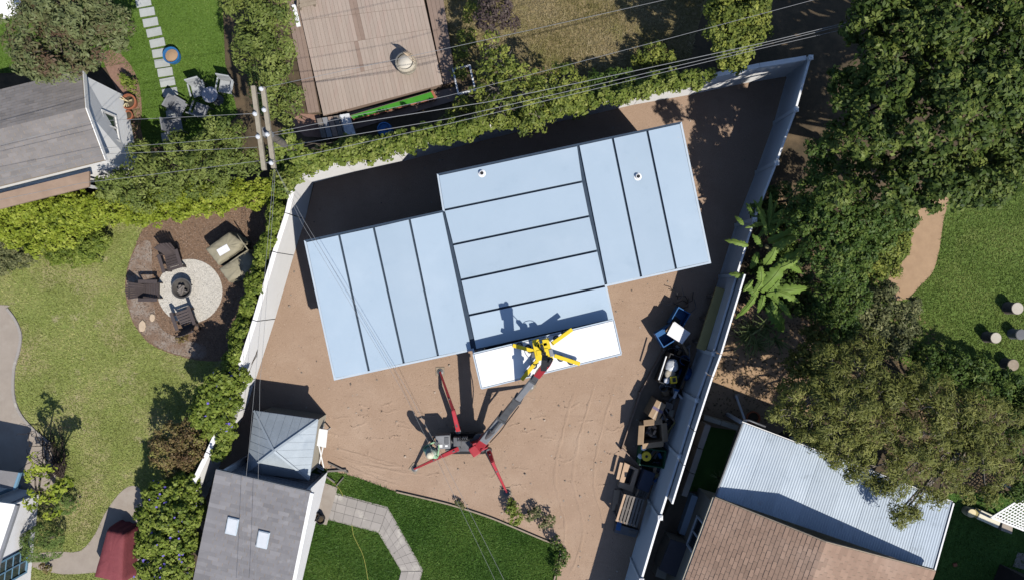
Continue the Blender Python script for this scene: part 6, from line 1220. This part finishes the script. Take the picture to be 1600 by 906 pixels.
for (x1, y1, w_, tt) in ((1178, 312, .07, .6), (1205, 300, .08, .7), (1228, 325, .10, .6), (1240, 345, .09, .7), (1172, 335, .08, .5), (1225, 368, .09, .6), (1165, 356, .08, .7), (1210, 380, .08, .4), (1216, 310, .06, .8), (1182, 378, .08, .6)):
    broad_leaf(b2, P(1198, 348, 1.75), P(x1, y1, 1.95+rnd.uniform(-.2, .25)), w_*1.2, tint=tt)
def strappy(label, x, y, n, L, group='strappy clumps by the fence', m=L_strap):
    o = thing('flax_clump', label, 'flax clump', P(x, y), 0, group)
    for k in range(n):
        a = rnd.uniform(0, 2*math.pi); l = L*rnd.uniform(.6, 1.2); d = Vector((math.cos(a), math.sin(a), 0)); s = Vector((-d.y, d.x, 0)); mb = MB(); vs = []
        h = rnd.uniform(.5, .9)*l
        for i in range(6):
            t = i/5; c = d*l*t**1.2+Vector((0, 0, h*math.sin(t*2.2)*.9+.03)); w_ = .028*(1-t*.9); vs += [c-s*w_, c+s*w_]
        mb.add(vs, [(2*i, 2*i+1, 2*i+3, 2*i+2) for i in range(5)], rnd.random()); mb.build('blade', m, o)
strappy('strappy flax clump at the foot of the banana plant', 1172, 515, 36, .75); strappy('strappy flax clump lowest beside the grey fence', 1178, 535, 34, .7); strappy('strappy flax clump right of the other flax by the banana', 1196, 510, 30, .7); strappy('strappy plant above the banana along the fence', 1186, 350, 24, .6); strappy('strappy flax clump under the lowest banana leaf', 1210, 530, 30, .7); strappy('strappy flax clump against the grey fence rail', 1160, 528, 26, .65); strappy('shaded strappy plant in the dark courtyard', 1122, 745, 18, .35)
# small plants at the lawn edge
for lb, bl, mm in (('weedy plant at the tip of the crane outrigger', [(802, 796, 11, .45), (806, 808, 12, .5), (798, 784, 7, .4)], L_flow), ('sparse weeds right of the outrigger weed', [(838, 800, 10, .25), (858, 812, 10, .3), (826, 806, 8, .25), (848, 820, 7, .2)], L_grey), ('dark shrub at the lower corner of the lawn edging', [(868, 848, 9, .4), (878, 862, 9, .45), (875, 878, 9, .4), (870, 890, 8, .4), (884, 868, 6, .3)], L_dark), ('tiny weed on the lawn edging nearest the paver path', [(714, 786, 5, .15), (722, 790, 4, .15)], L_grey), ('pale dry tuft at the fence post foot in the left bed', [(287, 527, 7, .2), (281, 531, 5, .2)], L_brown), ('leafy plant in the brick bed by the garage end wall', [(196, 128, 9, .5), (204, 134, 9, .5), (190, 122, 6, .5)], L_flow), ('small shrub by the shaded white house step', [(68, 884, 6, .3), (76, 888, 6, .25)], L_brown)):
    tree('small_plant', lb, 'plant', bl, mm, m_bark, (.08, .045), 0.9, 0.09, 10, tr=.015, crown='foliage', stem='stems', twigs=2)
# dappled bushes in the left patio shade
# ------------------------------------------------------------------ utility pole and wires
ph = 5.9; pt = P(409, 203, ph); pl = thing('utility_pole', 'weathered utility pole with double crossarm above the hedge', 'utility pole', (pt.x, pt.y, 0))
mb = MB(); mb.tube([(0, 0, -.1), (0, 0, ph-.1)], [.12, .10], 14); mb.build('pole', mat('dark_pole_wood', (.17, .15, .125), (.12, .105, .09), 8, .95, .3, 30), pl, smooth=False)
arms = []
for (a, b) in (((396, 135), (413, 266)), ((411, 137), (428, 263))):
    A, Bq = P(*a, ph)-pl.location, P(*b, ph)-pl.location; mb = MB(); mb.beam(A, Bq, .115, .13); mb.build('crossarm', m_pole, pl, bevel=.01); arms.append((A, Bq))
ins_pts = []
for ai, t in ((1, .04), (0, .62), (1, .60), (1, .95), (0, .35), (1, .30)):
    c = arms[ai][0].lerp(arms[ai][1], t)+z*.07; mb = MB(); mb.lathe([(.02, 0), (.02, .06), (.055, .07), (.06, .10), (.035, .12), (.05, .14), (.05, .16), (.02, .19)], (c.x, c.y, c.z), 12); mb.build('insulator', m_porc, pl); ins_pts.append(c+z*.15)
for t in (.08, .92):
    mb = MB(); mb.tube([arms[0][0].lerp(arms[0][1], t), arms[1][0].lerp(arms[1][1], t)], .015, 6); mb.build('tie_bolt', m_steel, pl)
mb = MB(); mb.lathe([(.11, 0), (.13, .02), (.13, .42), (.10, .46), (.03, .48)], (.02, -.02, ph-.55), 14); mb.build('transformer', m_lsteel, pl)
mb = MB(); mb.box((-.12, .04, ph-.3), (.10, .12, .22)); mb.build('fuse_box', m_black, pl)
pl.location.x += 0
wg = pl.location
def wire(label, pts, r=.006, grp='overhead wires'):
    mb = MB(); pp = []
    for a, b in zip(pts[:-1], pts[1:]):
        L = (b-a).length; n = 8
        for i in range(n): t = i/n; pp.append(a.lerp(b, t)-z*(4*t*(1-t)*L*.006))
    pp.append(pts[-1]); mb.tube(pp, r, 5); return tag(mb.build('power_line', m_lw, smooth=True), label, 'wire', grp)
m_lw = mat('aluminium_wire', (.24, .245, .25), rough=.6)
I_ = [p+wg for p in ins_pts]
def far(x, y, h): return P(x, y, h)
wire('highest power line running up right across the deck', [I_[0], far(1110, -16, 6.1), far(1500, -105, 6.1)])
wire('power line from crossarm middle running right over the loose tree', [I_[2], far(700, 150, 5.6), far(1265, 2, 6.0), far(1600, -90, 6)])
wire('upper cable of the thick bundle running right above the wall', [P(424, 212, 5.3), far(760, 160, 4.9), far(1190, 68, 5.2), far(1420, 12, 5.6), far(1700, -50, 5.6)], .009)
wire('lower cable of the thick bundle running right above the wall', [P(424, 232, 5.2), far(700, 186, 4.9), far(1190, 72, 5.1), far(1420, 14, 5.6), far(1700, -48, 5.5)], .008)
wire('lowest cable running right along the vine hedge', [I_[3], far(700, 194, 5.1), far(1190, 76, 5.2), far(1700, -44, 5.6)], .007)
wire('power line running left over the garage ridge', [I_[4], far(137, 190, 5.3), far(-200, 280, 5.4)]); wire('power line running left over the middle of garage roof', [I_[1], far(160, 232, 5.2), far(-200, 318, 5.3)])
wire('power line running left just below the middle line over garage', [P(413, 230, 5.6), far(165, 241, 5.2), far(-200, 328, 5.3)]); wire('lowest power line running left over the lean-to', [P(418, 250, 5.6), far(130, 286, 5.2), far(-200, 352, 5.3)])
wire('thin service wire dropping to the grey house roof, left of two', [P(428, 262, 5.6), P(405, 520, 4.4), P(383, 760, 3.4), P(376, 960, 3.2)], .0045); wire('thin service wire dropping over the hut roof, right of two', [P(430, 264, 5.6), P(420, 420, 4.8), P(406, 600, 4.0), P(402, 800, 3.4), P(397, 960, 3.2)], .0045)
wire('thin dark wire crossing the left wing roof, upper strand', [P(430, 262, 5.6), P(475, 345, 5.2), P(640, 615, 4.4), P(800, 930, 4.4)], .0045); wire('thin dark wire crossing the left wing roof, lower strand', [P(432, 266, 5.5), P(472, 350, 5.1), P(632, 615, 4.3), P(790, 940, 4.3)], .004)
